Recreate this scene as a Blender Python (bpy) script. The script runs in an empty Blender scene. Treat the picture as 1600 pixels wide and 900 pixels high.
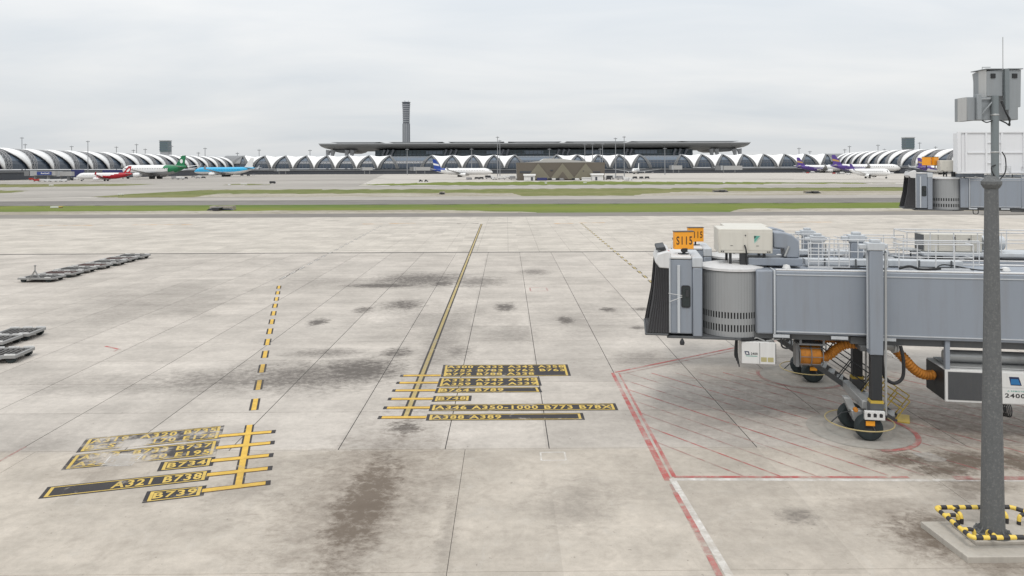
import bpy, bmesh, math, random
from mathutils import Vector, Matrix
R = math.radians
random.seed(11)
SC = bpy.context.scene
COL = SC.collection

# ------------------------------------------------------------------ camera
F, HEIGHT, HOR, YAW, ROLL = 1110.0, 10.5, 263.0, 0.0072, 0.0036
fw = Vector((math.sin(YAW), math.cos(YAW), 0))
r0 = Vector((math.cos(YAW), -math.sin(YAW), 0))
u0 = Vector((0, 0, 1))
rt = r0 * math.cos(ROLL) - u0 * math.sin(ROLL)
up = r0 * math.sin(ROLL) + u0 * math.cos(ROLL)
EYE = Vector((0, 0, HEIGHT))
cam_data = bpy.data.cameras.new("camera")
cam = bpy.data.objects.new("camera", cam_data)
COL.objects.link(cam)
cam_data.sensor_width = 36
cam_data.sensor_fit = 'HORIZONTAL'
cam_data.lens = F / 1600 * 36
cam_data.shift_y = -(450 - HOR) / 1600
cam_data.clip_start = 0.1
cam_data.clip_end = 20000
Mx = Matrix((rt, up, -fw)).transposed().to_4x4()
Mx.translation = EYE
cam.matrix_world = Mx
SC.camera = cam

# ------------------------------------------------------------------ world, sun, exposure
SUN_EL, SUN_AZ = R(58), R(200)
world = bpy.data.worlds.new("World")
SC.world = world
world.use_nodes = True
wn, wl = world.node_tree.nodes, world.node_tree.links
wn.clear()
w_out = wn.new("ShaderNodeOutputWorld")
sky = wn.new("ShaderNodeTexSky")
sky.sky_type = 'NISHITA'
sky.sun_disc = False
sky.sun_elevation = SUN_EL
sky.sun_rotation = SUN_AZ
sky.dust_density = 3.0
bg1 = wn.new("ShaderNodeBackground"); bg1.inputs[1].default_value = 0.09
wl.new(sky.outputs[0], bg1.inputs[0])
tc = wn.new("ShaderNodeTexCoord")
sep = wn.new("ShaderNodeSeparateXYZ"); wl.new(tc.outputs["Generated"], sep.inputs[0])
zc = wn.new("ShaderNodeMath"); zc.operation = 'MAXIMUM'; zc.inputs[1].default_value = 0.0
wl.new(sep.outputs[2], zc.inputs[0])
zb = wn.new("ShaderNodeMath"); zb.operation = 'ADD'; zb.inputs[1].default_value = 0.16
wl.new(zc.outputs[0], zb.inputs[0])
dv = wn.new("ShaderNodeVectorMath"); dv.operation = 'DIVIDE'
cmb = wn.new("ShaderNodeCombineXYZ")
for k in range(3): wl.new(zb.outputs[0], cmb.inputs[k])
wl.new(tc.outputs["Generated"], dv.inputs[0]); wl.new(cmb.outputs[0], dv.inputs[1])
mp = wn.new("ShaderNodeMapping"); mp.inputs["Scale"].default_value = (0.55, 1.0, 0.0)
mp.inputs["Location"].default_value = (1.7, 0.4, 0)
wl.new(dv.outputs[0], mp.inputs[0])
nz = wn.new("ShaderNodeTexNoise"); nz.inputs["Scale"].default_value = 1.25
nz.inputs["Detail"].default_value = 7; nz.inputs["Roughness"].default_value = 0.52
nz.inputs["Distortion"].default_value = 0.35
wl.new(mp.outputs[0], nz.inputs[0])
cr = wn.new("ShaderNodeValToRGB")
cr.color_ramp.elements[0].position = 0.33; cr.color_ramp.elements[0].color = (0.712, 0.748, 0.780, 1)
cr.color_ramp.elements[1].position = 0.68; cr.color_ramp.elements[1].color = (0.862, 0.868, 0.866, 1)
wl.new(nz.outputs[0], cr.inputs[0])
# an overcast sky brightens steadily from the horizon to the zenith
el = wn.new("ShaderNodeMath"); el.operation = 'MULTIPLY_ADD'
el.inputs[1].default_value = 1.0; el.inputs[2].default_value = 0.90
wl.new(zc.outputs[0], el.inputs[0])
bg2 = wn.new("ShaderNodeBackground")
wl.new(cr.outputs[0], bg2.inputs[0]); wl.new(el.outputs[0], bg2.inputs[1])
mxs = wn.new("ShaderNodeMixShader"); mxs.inputs[0].default_value = 0.9
wl.new(bg1.outputs[0], mxs.inputs[1]); wl.new(bg2.outputs[0], mxs.inputs[2])
wl.new(mxs.outputs[0], w_out.inputs[0])
sun_d = bpy.data.lights.new("sun", 'SUN')
sun_d.energy = 1.15
sun_d.angle = R(14)
sun_d.color = (1.0, 0.955, 0.89)
sun = bpy.data.objects.new("sun", sun_d)
COL.objects.link(sun)
sdir = Vector((math.sin(SUN_AZ) * math.cos(SUN_EL), math.cos(SUN_AZ) * math.cos(SUN_EL), math.sin(SUN_EL)))
sun.rotation_euler = sdir.to_track_quat('Z', 'Y').to_euler()
SC.view_settings.view_transform = 'Standard'
SC.view_settings.look = 'None'
SC.view_settings.exposure = 0.07
SC.view_settings.gamma = 1.0

# ------------------------------------------------------------------ helpers
def ray(px, py):
    return fw + rt * ((px - 800) / F) + up * ((HOR - py) / F)
def G(px, py, h=0.0):                 # point on the ground (or at height h)
    d = ray(px, py)
    return EYE + d * ((h - HEIGHT) / d.z)
def at(px, py, Y):                    # point on a ray at distance Y
    d = ray(px, py)
    return EYE + d * (Y / d.y)
def Zat(px, py, Y): return at(px, py, Y).z
def Xat(px, Y): return at(px, HOR, Y).x

class MB:
    def __init__(s): s.v, s.f, s.m = [], [], []
    def add(s, vs, fs, m=0):
        b = len(s.v)
        s.v += [tuple(q) for q in vs]
        s.f += [tuple(b + i for i in f) for f in fs]
        s.m += [m] * len(fs)
        return s
    def box(s, a, b, m=0, T=None):
        x0, y0, z0 = (min(a[i], b[i]) for i in range(3))
        x1, y1, z1 = (max(a[i], b[i]) for i in range(3))
        vs = [Vector(q) for q in ((x0,y0,z0),(x1,y0,z0),(x1,y1,z0),(x0,y1,z0),(x0,y0,z1),(x1,y0,z1),(x1,y1,z1),(x0,y1,z1))]
        if T is not None: vs = [T @ q for q in vs]
        return s.add(vs, [(0,3,2,1),(4,5,6,7),(0,1,5,4),(1,2,6,5),(2,3,7,6),(3,0,4,7)], m)
    def prism(s, poly, axis, a, b, m=0):
        # poly in the plane across `axis` ('x': (y,z), 'y': (x,z), 'z': (x,y)), extruded a..b
        n = len(poly)
        def P(q, t):
            return {'x': (t, q[0], q[1]), 'y': (q[0], t, q[1]), 'z': (q[0], q[1], t)}[axis]
        vs = [P(q, a) for q in poly] + [P(q, b) for q in poly]
        fs = [tuple(range(n - 1, -1, -1)), tuple(range(n, 2 * n))] + [(i, (i + 1) % n, n + (i + 1) % n, n + i) for i in range(n)]
        return s.add(vs, fs, m)
    def tube(s, pts, r, n=8, m=0, closed=False, caps=True):
        pts = [Vector(p) for p in pts]
        k = len(pts)
        rs = r if isinstance(r, (list, tuple)) else [r] * k
        ms = m if isinstance(m, (list, tuple)) else None
        ref = None
        rings = []
        for i, p in enumerate(pts):
            if closed: t = pts[(i + 1) % k] - pts[i - 1]
            else: t = pts[min(i + 1, k - 1)] - pts[max(i - 1, 0)]
            if t.length < 1e-9: t = Vector((0, 0, 1))
            t.normalize()
            if ref is None:
                ref = Vector((0, 0, 1)) if abs(t.z) < .9 else Vector((1, 0, 0))
            ref = ref - t * ref.dot(t)
            if ref.length < 1e-6: ref = t.orthogonal()
            ref.normalize()
            bn = t.cross(ref)
            rings.append([p + (ref * math.cos(2*math.pi*j/n) + bn * math.sin(2*math.pi*j/n)) * rs[i] for j in range(n)])
        b = len(s.v)
        for g in rings: s.v += [tuple(q) for q in g]
        for i in range(k if closed else k - 1):
            i2 = (i + 1) % k
            for j in range(n):
                j2 = (j + 1) % n
                s.f.append((b+i*n+j, b+i*n+j2, b+i2*n+j2, b+i2*n+j)); s.m.append(ms[i] if ms else m)
        if caps and not closed:
            s.f.append(tuple(b + j for j in range(n - 1, -1, -1))); s.m.append(ms[0] if ms else m)
            s.f.append(tuple(b + (k-1)*n + j for j in range(n))); s.m.append(ms[-1] if ms else m)
        return s
    def lathe(s, prof, n=24, c=(0,0,0), axis='z', m=0, a0=0.0, a1=2*math.pi):
        full = abs(a1 - a0 - 2*math.pi) < 1e-6
        cols = n if full else n + 1
        b = len(s.v)
        for (r, h) in prof:
            for j in range(cols):
                a = a0 + (a1 - a0) * j / n
                q = {'z': (r*math.cos(a), r*math.sin(a), h), 'x': (h, r*math.cos(a), r*math.sin(a)), 'y': (r*math.sin(a), h, r*math.cos(a))}[axis]
                s.v.append((q[0]+c[0], q[1]+c[1], q[2]+c[2]))
        for i in range(len(prof) - 1):
            for j in range(n):
                j2 = (j + 1) % cols
                s.f.append((b+i*cols+j, b+i*cols+j2, b+(i+1)*cols+j2, b+(i+1)*cols+j)); s.m.append(m)
        return s
    def bars(s, segs, w, m=0):
        for a, b in segs: s.tube([a, b], w, 4, m)
        return s
    def islands(s):
        par = list(range(len(s.v)))
        def find(a):
            while par[a] != a: par[a] = par[par[a]]; a = par[a]
            return a
        for f in s.f:
            r = find(f[0])
            for i in f[1:]: par[find(i)] = r
        groups = {}
        for f, m in zip(s.f, s.m): groups.setdefault(find(f[0]), []).append((f, m))
        out = []
        for fs in groups.values():
            mb = MB(); mp = {}
            for f, m in fs:
                for i in f:
                    if i not in mp: mp[i] = len(mb.v); mb.v.append(s.v[i])
                mb.f.append(tuple(mp[i] for i in f)); mb.m.append(m)
            out.append(mb)
        return out
    def split(s, name, mats, parent=None, **k):
        """every separate piece becomes a part of its own"""
        return [mb.build(name, mats, parent, **k) for mb in s.islands()]
    def build(s, name, mats, parent=None, smooth=35, bevel=0, loc=None):
        me = bpy.data.meshes.new(name)
        me.from_pydata(s.v, [], s.f)
        if not isinstance(mats, (list, tuple)): mats = [mats]
        for mt in mats: me.materials.append(mt)
        if len(mats) > 1: me.polygons.foreach_set("material_index", s.m)
        me.validate(); me.update()
        bm = bmesh.new(); bm.from_mesh(me)
        bmesh.ops.recalc_face_normals(bm, faces=bm.faces)
        bm.to_mesh(me); bm.free()
        if smooth:
            me.shade_smooth(); me.set_sharp_from_angle(angle=R(smooth))
        o = bpy.data.objects.new(name, me)
        COL.objects.link(o)
        if loc is not None: o.location = loc
        if parent is not None: o.parent = parent
        if bevel:
            md = o.modifiers.new("edge", 'BEVEL'); md.width = bevel; md.segments = 2
            md.limit_method = 'ANGLE'; md.angle_limit = R(40); md.harden_normals = False
        return o

def tag(o, label=None, cat=None, group=None, kind=None):
    for k, v in (('label', label), ('category', cat), ('group', group), ('kind', kind)):
        if v: o[k] = v
    return o
def thing(name, label, cat, loc=(0,0,0), rz=0.0, group=None):
    o = bpy.data.objects.new(name, None)
    o.empty_display_size = 0.3
    COL.objects.link(o)
    o.location = loc; o.rotation_euler = (0, 0, rz)
    return tag(o, label, cat, group)
def kids(o):
    return [c for c in ALLKIDS.get(o.name, [])]
def copy_tree(o, parent=None):
    c = o.copy(); COL.objects.link(c)
    if parent is not None: c.parent = parent
    for ch in list(o.children): copy_tree(ch, c)
    return c

# ------------------------------------------------------------------ materials
def new_mat(name):
    m = bpy.data.materials.new(name); m.use_nodes = True
    nt = m.node_tree
    b = nt.nodes["Principled BSDF"]
    return m, nt, b
def math_node(nt, op, a, b=None, c=None, clamp=False):
    n = nt.nodes.new("ShaderNodeMath"); n.operation = op; n.use_clamp = clamp
    for i, q in enumerate((a, b, c)):
        if q is None: continue
        if isinstance(q, (int, float)): n.inputs[i].default_value = q
        else: nt.links.new(q, n.inputs[i])
    return n.outputs[0]
def noise_node(nt, vec, scale, detail=4, rough=0.55, dist=0.0, sc3=None):
    if sc3 is not None:
        mp = nt.nodes.new("ShaderNodeMapping"); mp.inputs["Scale"].default_value = sc3
        nt.links.new(vec, mp.inputs[0]); vec = mp.outputs[0]
    n = nt.nodes.new("ShaderNodeTexNoise")
    n.inputs["Scale"].default_value = scale; n.inputs["Detail"].default_value = detail
    n.inputs["Roughness"].default_value = rough; n.inputs["Distortion"].default_value = dist
    nt.links.new(vec, n.inputs["Vector"])
    return n.outputs[0]
def ramp_map(nt, val, a, b, c=0.0, d=1.0, smooth=False):
    n = nt.nodes.new("ShaderNodeMapRange")
    n.interpolation_type = 'SMOOTHSTEP' if smooth else 'LINEAR'
    n.inputs[1].default_value, n.inputs[2].default_value = a, b
    n.inputs[3].default_value, n.inputs[4].default_value = c, d
    if isinstance(val, (int, float)): n.inputs[0].default_value = val
    else: nt.links.new(val, n.inputs[0])
    return n.outputs[0]
def mixc(nt, fac, a, b, mode='MIX'):
    n = nt.nodes.new("ShaderNodeMix"); n.data_type = 'RGBA'; n.blend_type = mode; n.clamp_factor = True
    for i, q in ((0, fac), (6, a), (7, b)):
        if isinstance(q, (int, float)): n.inputs[i].default_value = q
        elif isinstance(q, tuple): n.inputs[i].default_value = q if len(q) == 4 else (*q, 1)
        else: nt.links.new(q, n.inputs[i])
    return n.outputs[2]
def paint(name, col, rough=0.45, var=0.10, scale=1.2, streak=0.10, metallic=0.0, dirt=(0.16, 0.14, 0.12), bump=0.0, fleck=0.0):
    m, nt, b = new_mat(name)
    gm = nt.nodes.new("ShaderNodeNewGeometry")
    P = gm.outputs["Position"]
    n1 = noise_node(nt, P, scale, 5, 0.6)
    n2 = noise_node(nt, P, scale * 2.2, 4, 0.6, sc3=(2.6, 2.6, 0.22))
    f1 = ramp_map(nt, n1, 0.35, 0.75, 0.0, var)
    f2 = ramp_map(nt, n2, 0.48, 0.78, 0.0, streak)
    c = mixc(nt, f1, col, tuple(x * 0.72 for x in col))
    c = mixc(nt, f2, c, dirt)
    if fleck: c = mixc(nt, ramp_map(nt, noise_node(nt, P, 16, 4, 0.7), 0.52, 0.66, 0, fleck), c, dirt)
    nt.links.new(c, b.inputs["Base Color"])
    b.inputs["Metallic"].default_value = metallic
    r_ = ramp_map(nt, n1, 0.3, 0.7, rough - 0.06, rough + 0.1)
    nt.links.new(r_, b.inputs["Roughness"])
    if bump:
        bp = nt.nodes.new("ShaderNodeBump"); bp.inputs["Strength"].default_value = bump; bp.inputs["Distance"].default_value = 0.01
        nt.links.new(noise_node(nt, P, scale * 14, 3, 0.6), bp.inputs["Height"]); nt.links.new(bp.outputs[0], b.inputs["Normal"])
    return m
def plain(name, col, rough=0.6, metallic=0.0):
    m, nt, b = new_mat(name)
    gm = nt.nodes.new("ShaderNodeNewGeometry")
    n1 = noise_node(nt, gm.outputs["Position"], 0.7, 4, 0.6)
    c = mixc(nt, ramp_map(nt, n1, 0.35, 0.7, 0, 0.22), col, tuple(x * 0.7 for x in col))
    nt.links.new(c, b.inputs["Base Color"])
    b.inputs["Roughness"].default_value = rough; b.inputs["Metallic"].default_value = metallic
    return m
# ------------------------------------------------------------------ concrete of the apron, with its own stains
JX = [-14.37, -10.42, -6.35, -2.35, 1.55, 5.45, 9.35]      # long joints read off the photograph
W_COL = 3.95
JX = [JX[0] - W_COL * k for k in range(22, 0, -1)] + JX + [JX[-1] + W_COL * k for k in range(1, 17)]
Y_OLD, Y_MID, Y_FAR, ROWS = 26.6, 89.0, 154.5, 15
D_ROW = (Y_MID - Y_OLD) / ROWS

STAINS = []       # (centre, direction angle, half length, half width, strength, breakup, tone)
def stain(cx, cy, hx, hy, s, br=0.5, tone=0):
    s = min(1.0, s * 1.35) if tone == 0 else s
    if hx <= 40 and cx != 584: br = max(br, 0.95)
    c = G(cx, cy)
    a = G(cx + hx, cy) - c
    b = (G(cx, cy - hy) - G(cx, cy + hy)).length / 2
    STAINS.append((c.x, c.y, 0.0, a.length, b, s, br, tone))
def streak(p, q, w, s, br=0.5, tone=0):
    a, b = G(*p), G(*q)
    c = (a + b) / 2
    d = b - a
    STAINS.append((c.x, c.y, math.atan2(d.y, d.x), d.length / 2, w, s, br, tone))
stain(584, 577, 27, 12, 1.0, 0.35)
stain(560, 579, 78, 22, 0.72, 0.6)
stain(470, 588, 150, 24, 0.55, 0.65)
stain(350, 594, 130, 18, 0.45, 0.7)
stain(620, 552, 26, 9, 0.6, 0.6)
stain(510, 552, 60, 8, 0.45, 0.8)
stain(655, 437, 80, 12, 0.62, 0.75)
stain(600, 446, 70, 4, 0.75, 0.6)
stain(505, 440, 90, 10, 0.25, 0.6)
stain(690, 443, 22, 5, 0.8, 0.5)
stain(497, 503, 15, 6, 0.75, 0.25)
stain(568, 484, 16, 5, 0.6, 0.5)
stain(632, 477, 34, 9, 0.62, 0.75)
stain(789, 480, 18, 7, 0.8, 0.6)
stain(800, 520, 60, 16, 0.25, 0.8)
stain(690, 500, 110, 30, 0.2, 0.8)
stain(920, 500, 80, 25, 0.18, 0.8)
stain(250, 470, 120, 30, 0.18, 0.8)
stain(150, 600, 120, 16, 0.22, 0.8)
stain(1010, 560, 60, 12, 0.3, 0.8)
stain(884, 500, 15, 7, 0.95, 0.45)
stain(950, 484, 14, 4, 0.8, 0.5)
stain(835, 425, 26, 5, 0.45, 0.6)
stain(1002, 483, 14, 3, 0.6, 0.5)
stain(996, 512, 14, 3, 0.6, 0.5)
stain(748, 440, 40, 9, 0.45, 0.7)
streak((640, 640), (722, 470), 1.3, 0.42, 0.6)
stain(712, 548, 30, 13, 0.42, 0.6)
streak((615, 690), (510, 920), 1.25, 1.0, 0.55, 1)
streak((592, 735), (535, 870), 0.9, 1.0, 0.45, 1)
streak((640, 655), (470, 925), 2.7, 0.5, 0.7, 1)
stain(632, 668, 26, 10, 0.7, 0.8)
stain(1412, 717, 60, 12, 0.9, 0.8, 1)
stain(1470, 735, 60, 10, 0.9, 0.8, 1)
stain(1515, 720, 65, 17, 1.0, 0.6, 1)
stain(1590, 722, 45, 18, 1.0, 0.6, 1)
stain(1530, 760, 70, 12, 0.6, 0.8, 1)
stain(1506, 771, 24, 9, 0.45, 1.0, 1)
stain(1500, 660, 190, 42, 0.62, 0.6, 1)  # broad brown darkening of the ground under the nearest bridge
stain(1290, 600, 190, 46, 0.40, 0.6, 1)  # broad brown darkening reaching under the bridge cabs
stain(1120, 640, 120, 45, 0.2, 0.6)
stain(1244, 806, 32, 14, 0.42, 0.6)
stain(1455, 835, 75, 36, 0.85, 0.85, 1)
stain(1560, 885, 60, 20, 0.6, 0.8, 1)
stain(1380, 800, 80, 30, 0.3, 0.9, 1)
stain(700, 835, 16, 60, 0.22, 0.8)
stain(900, 790, 70, 45, 0.22, 0.75)
stain(160, 735, 80, 25, 0.3, 0.6, 1)
stain(70, 690, 70, 22, 0.2, 0.5)
stain(380, 760, 60, 50, 0.2, 0.7)

def concrete_group():
    g = bpy.data.node_groups.new("concrete_colour", 'ShaderNodeTree')
    g.interface.new_socket("Color", in_out='OUTPUT', socket_type='NodeSocketColor')
    g.interface.new_socket("Height", in_out='OUTPUT', socket_type='NodeSocketFloat')
    g.interface.new_socket("Stain", in_out='OUTPUT', socket_type='NodeSocketFloat')
    go = g.nodes.new("NodeGroupOutput")
    gm = g.nodes.new("ShaderNodeNewGeometry")
    flat = g.nodes.new("ShaderNodeVectorMath"); flat.operation = 'MULTIPLY'; flat.inputs[1].default_value = (1, 1, 0)
    g.links.new(gm.outputs["Position"], flat.inputs[0])
    P = flat.outputs[0]
    xyz = g.nodes.new("ShaderNodeSeparateXYZ"); g.links.new(P, xyz.inputs[0])
    big = noise_node(g, P, 0.045, 5, 0.55)
    mid = noise_node(g, P, 0.33, 7, 0.66, 0.3)
    fine = noise_node(g, P, 3.2, 6, 0.7)
    grit = noise_node(g, P, 26.0, 3, 0.6)
    smear = noise_node(g, P, 0.5, 6, 0.6, sc3=(0.22, 1.5, 1))
    # each pour has its own shade
    cx = math_node(g, 'FLOOR', math_node(g, 'MULTIPLY_ADD', xyz.outputs[0], 1 / W_COL, 14.37 / W_COL + 100))
    cy = math_node(g, 'FLOOR', math_node(g, 'MULTIPLY_ADD', xyz.outputs[1], 1 / D_ROW, -Y_OLD / D_ROW))
    cell = g.nodes.new("ShaderNodeCombineXYZ"); g.links.new(cx, cell.inputs[0]); g.links.new(cy, cell.inputs[1])
    wn_ = g.nodes.new("ShaderNodeTexWhiteNoise"); wn_.noise_dimensions = '2D'; g.links.new(cell.outputs[0], wn_.inputs["Vector"])
    old = ramp_map(g, xyz.outputs[1], Y_OLD - 0.2, Y_OLD + 0.2, 1.0, 0.0)
    c = mixc(g, ramp_map(g, big, 0.3, 0.7), (0.490, 0.452, 0.409), (0.438, 0.401, 0.360))
    far_ = ramp_map(g, xyz.outputs[1], Y_MID - 0.1, Y_MID + 0.1)
    c = mixc(g, far_, c, (0.490, 0.452, 0.402))
    c = mixc(g, old, c, (0.450, 0.405, 0.350))
    v1 = ramp_map(g, mid, 0.28, 0.72, 0.80, 1.12)
    v2 = ramp_map(g, fine, 0.25, 0.75, 0.86, 1.11)
    v3 = ramp_map(g, smear, 0.3, 0.7, 0.90, 1.07)
    v4 = ramp_map(g, wn_.outputs[0], 0, 1, 0.895, 1.045)
    v5 = ramp_map(g, grit, 0.3, 0.7, 0.95, 1.05)
    v = math_node(g, 'MULTIPLY', math_node(g, 'MULTIPLY', v1, v2), math_node(g, 'MULTIPLY', math_node(g, 'MULTIPLY', v3, v4), v5))
    vm = g.nodes.new("ShaderNodeVectorMath"); vm.operation = 'SCALE'
    g.links.new(c, vm.inputs[0]); g.links.new(v, vm.inputs["Scale"])
    c = vm.outputs[0]
    # pale worn cement and dark flecks on the older pour
    patchy = noise_node(g, P, 0.9, 8, 0.72, 0.8)
    c = mixc(g, math_node(g, 'MULTIPLY', old, ramp_map(g, patchy, 0.52, 0.72, 0, 0.50)), c, (0.27, 0.235, 0.20))
    c = mixc(g, math_node(g, 'MULTIPLY', old, ramp_map(g, patchy, 0.44, 0.30, 0, 0.30)), c, (0.50, 0.47, 0.43))
    fleck = noise_node(g, P, 5.5, 3, 0.55)
    c = mixc(g, ramp_map(g, fleck, 0.69, 0.73, 0, 0.55), c, (0.16, 0.142, 0.125))
    # oil, rubber and soot marks, and the broad brown tone under the bridges
    br1 = noise_node(g, P, 1.1, 10, 0.76, 0.5, sc3=(0.8, 1.0, 1))
    grain = ramp_map(g, noise_node(g, P, 2.6, 9, 0.78, 0.3), 0.34, 0.56, 0.45, 1.0)
    br2 = noise_node(g, P, 4.0, 8, 0.74, 0.6, sc3=(0.7, 1.0, 1))
    brk = math_node(g, 'ADD', math_node(g, 'MULTIPLY', br1, 0.56), math_node(g, 'MULTIPLY_ADD', br2, 0.62, -0.59))
    acc = [None, None]
    for (x, y, a, hl, hw, s, br, tone) in STAINS:
        mp = g.nodes.new("ShaderNodeMapping"); mp.vector_type = 'TEXTURE'
        mp.inputs["Location"].default_value = (x, y, 0); mp.inputs["Rotation"].default_value = (0, 0, a); mp.inputs["Scale"].default_value = (hl, hw, 1)
        g.links.new(P, mp.inputs[0])
        ln = g.nodes.new("ShaderNodeVectorMath"); ln.operation = 'LENGTH'; g.links.new(mp.outputs[0], ln.inputs[0])
        e = math_node(g, 'SUBTRACT', 1.28, ln.outputs["Value"])
        e = math_node(g, 'MULTIPLY_ADD', brk, br * 4.0, e)
        e = ramp_map(g, e, -0.1, 1.12, 0.0, s, True)
        acc[tone] = e if acc[tone] is None else math_node(g, 'MAXIMUM', acc[tone], e)
    acc = [math_node(g, 'MULTIPLY', math_node(g, 'MULTIPLY', a_, grain), 1.3, clamp=True) for a_ in acc]
    c = mixc(g, math_node(g, 'MULTIPLY', acc[0], 0.90), c, (0.088, 0.077, 0.069))
    c = mixc(g, math_node(g, 'MULTIPLY', acc[1], 0.86), c, (0.102, 0.077, 0.058))
    g.links.new(c, go.inputs[0])
    hh = math_node(g, 'MULTIPLY_ADD', fine, 0.5, math_node(g, 'MULTIPLY', grit, 0.5))
    g.links.new(hh, go.inputs[1])
    g.links.new(math_node(g, 'MAXIMUM', acc[0], acc[1]), go.inputs[2])
    return g
CG = concrete_group()
def concrete_mat(name):
    m, nt, b = new_mat(name)
    gn = nt.nodes.new("ShaderNodeGroup"); gn.node_tree = CG
    nt.links.new(gn.outputs[0], b.inputs["Base Color"])
    b.inputs["Specular IOR Level"].default_value = 0.12
    rr = ramp_map(nt, gn.outputs[2], 0, 1, 0.9, 0.75)
    nt.links.new(rr, b.inputs["Roughness"])
    bp = nt.nodes.new("ShaderNodeBump"); bp.inputs["Strength"].default_value = 0.35; bp.inputs["Distance"].default_value = 0.012
    nt.links.new(gn.outputs[1], bp.inputs["Height"]); nt.links.new(bp.outputs[0], b.inputs["Normal"])
    return m
def road_paint(name, col, wear=0.40, soft=0.06, scale=2.2, rough=0.75, spots=()):
    """paint over the same concrete, flaked off where the noise is high"""
    m, nt, b = new_mat(name)
    gn = nt.nodes.new("ShaderNodeGroup"); gn.node_tree = CG
    gm = nt.nodes.new("ShaderNodeNewGeometry")
    n = noise_node(nt, gm.outputs["Position"], scale, 9, 0.74, 0.3)
    n2 = noise_node(nt, gm.outputs["Position"], 0.8, 3, 0.5)
    k = math_node(nt, 'MULTIPLY_ADD', n2, 0.35, math_node(nt, 'MULTIPLY', n, 0.65))
    for (sx, sy, hx, hy, s) in spots:          # places where traffic has scrubbed it away
        c_ = G(sx, sy); a_ = (G(sx + hx, sy) - c_).length; b_ = (G(sx, sy - hy) - G(sx, sy + hy)).length / 2
        mp = nt.nodes.new("ShaderNodeMapping"); mp.vector_type = 'TEXTURE'
        mp.inputs["Location"].default_value = (c_.x, c_.y, 0); mp.inputs["Scale"].default_value = (a_, b_, 1)
        nt.links.new(gm.outputs["Position"], mp.inputs[0])
        ln = nt.nodes.new("ShaderNodeVectorMath"); ln.operation = 'LENGTH'; nt.links.new(mp.outputs[0], ln.inputs[0])
        k = math_node(nt, 'ADD', k, ramp_map(nt, ln.outputs["Value"], 0.5, 1.2, s, 0.0))
    b.inputs["Specular IOR Level"].default_value = 0.15
    keep = ramp_map(nt, k, 1 - wear - soft, 1 - wear + soft, 0.95, 0.0)
    c0 = mixc(nt, ramp_map(nt, n, 0.35, 0.65), col, tuple(x * 0.74 for x in col))
    c0 = mixc(nt, math_node(nt, 'MULTIPLY', gn.outputs[2], 0.6), c0, (0.10, 0.09, 0.08))
    nt.links.new(mixc(nt, keep, gn.outputs[0], c0), b.inputs["Base Color"])
    b.inputs["Roughness"].default_value = rough
    return m

M = {}
M['concrete'] = concrete_mat("apron_concrete")
M['yellow'] = road_paint("yellow_road_paint", (0.60, 0.425, 0.105), 0.37)
M['yellow_dull'] = road_paint("dull_yellow_paint", (0.44, 0.345, 0.145), 0.42)
M['yellow_bar'] = road_paint("orange_yellow_road_paint", (0.68, 0.435, 0.075), 0.36)
SPOTS = ((208, 694, 24, 7, .2), (165, 716, 34, 9, .15), (192, 720, 34, 11, .18), (190, 690, 60, 10, .05))
M['black'] = road_paint("black_road_paint", (0.030, 0.029, 0.034), 0.385)
M['edge'] = road_paint("brown_edge_paint", (0.14, 0.075, 0.03), 0.40)
M['yellow_worn'] = road_paint("worn_yellow_paint", (0.58, 0.41, 0.09), 0.43, 0.08, spots=SPOTS)
M['black_worn'] = road_paint("worn_black_paint", (0.045, 0.042, 0.045), 0.445, 0.08, spots=SPOTS)
M['red'] = road_paint("red_road_paint", (0.42, 0.10, 0.095), 0.46, 0.10)
M['red_thin'] = road_paint("faded_red_paint", (0.31, 0.10, 0.095), 0.52, 0.12)
M['white'] = road_paint("white_road_paint", (0.64, 0.62, 0.59), 0.475, 0.12)
M['orange_faded'] = road_paint("faded_orange_paint", (0.55, 0.30, 0.10), 0.53, 0.10, 0.5)
M['dark_faded'] = road_paint("faded_dark_paint", (0.12, 0.11, 0.10), 0.53, 0.10, 0.5)
M['grey_disc'] = road_paint("grey_floor_paint", (0.33, 0.325, 0.30), 0.46, 0.2)
M['pale_patch'] = road_paint("pale_cement_patch", (0.47, 0.45, 0.425), 0.5, 0.16, 3.0)
M['sealant'] = plain("joint_sealant", (0.035, 0.032, 0.030), 0.8)

def ground_mat(name, c1, c2, scale=0.03, sc3=(0.3, 1.6, 1), c3=None, rough=0.9):
    m, nt, b = new_mat(name)
    gm = nt.nodes.new("ShaderNodeNewGeometry")
    P = gm.outputs["Position"]
    n = noise_node(nt, P, scale, 7, 0.62, 0.2, sc3=sc3)
    n2 = noise_node(nt, P, scale * 9, 5, 0.65)
    c = mixc(nt, ramp_map(nt, n, 0.36, 0.64), c1, c2)
    if c3: c = mixc(nt, ramp_map(nt, n2, 0.5, 0.68, 0, 0.8), c, c3)
    vv = nt.nodes.new("ShaderNodeVectorMath"); vv.operation = 'SCALE'
    nt.links.new(c, vv.inputs[0]); nt.links.new(ramp_map(nt, n2, 0.3, 0.7, 0.88, 1.1), vv.inputs["Scale"])
    nt.links.new(vv.outputs[0], b.inputs["Base Color"])
    b.inputs["Roughness"].default_value = rough
    b.inputs["Specular IOR Level"].default_value = 0.2
    return m
M['far_concrete'] = ground_mat("far_concrete", (0.46, 0.43, 0.39), (0.40, 0.375, 0.34), 0.012)
M['asphalt'] = ground_mat("worn_asphalt", (0.180, 0.167, 0.152), (0.23, 0.213, 0.193), 0.02)
M['asphalt_dark'] = ground_mat("shoulder_asphalt", (0.150, 0.140, 0.130), (0.195, 0.183, 0.168), 0.02)
M['taxi'] = ground_mat("taxiway_concrete", (0.365, 0.338, 0.305), (0.30, 0.28, 0.255), 0.015)
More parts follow.
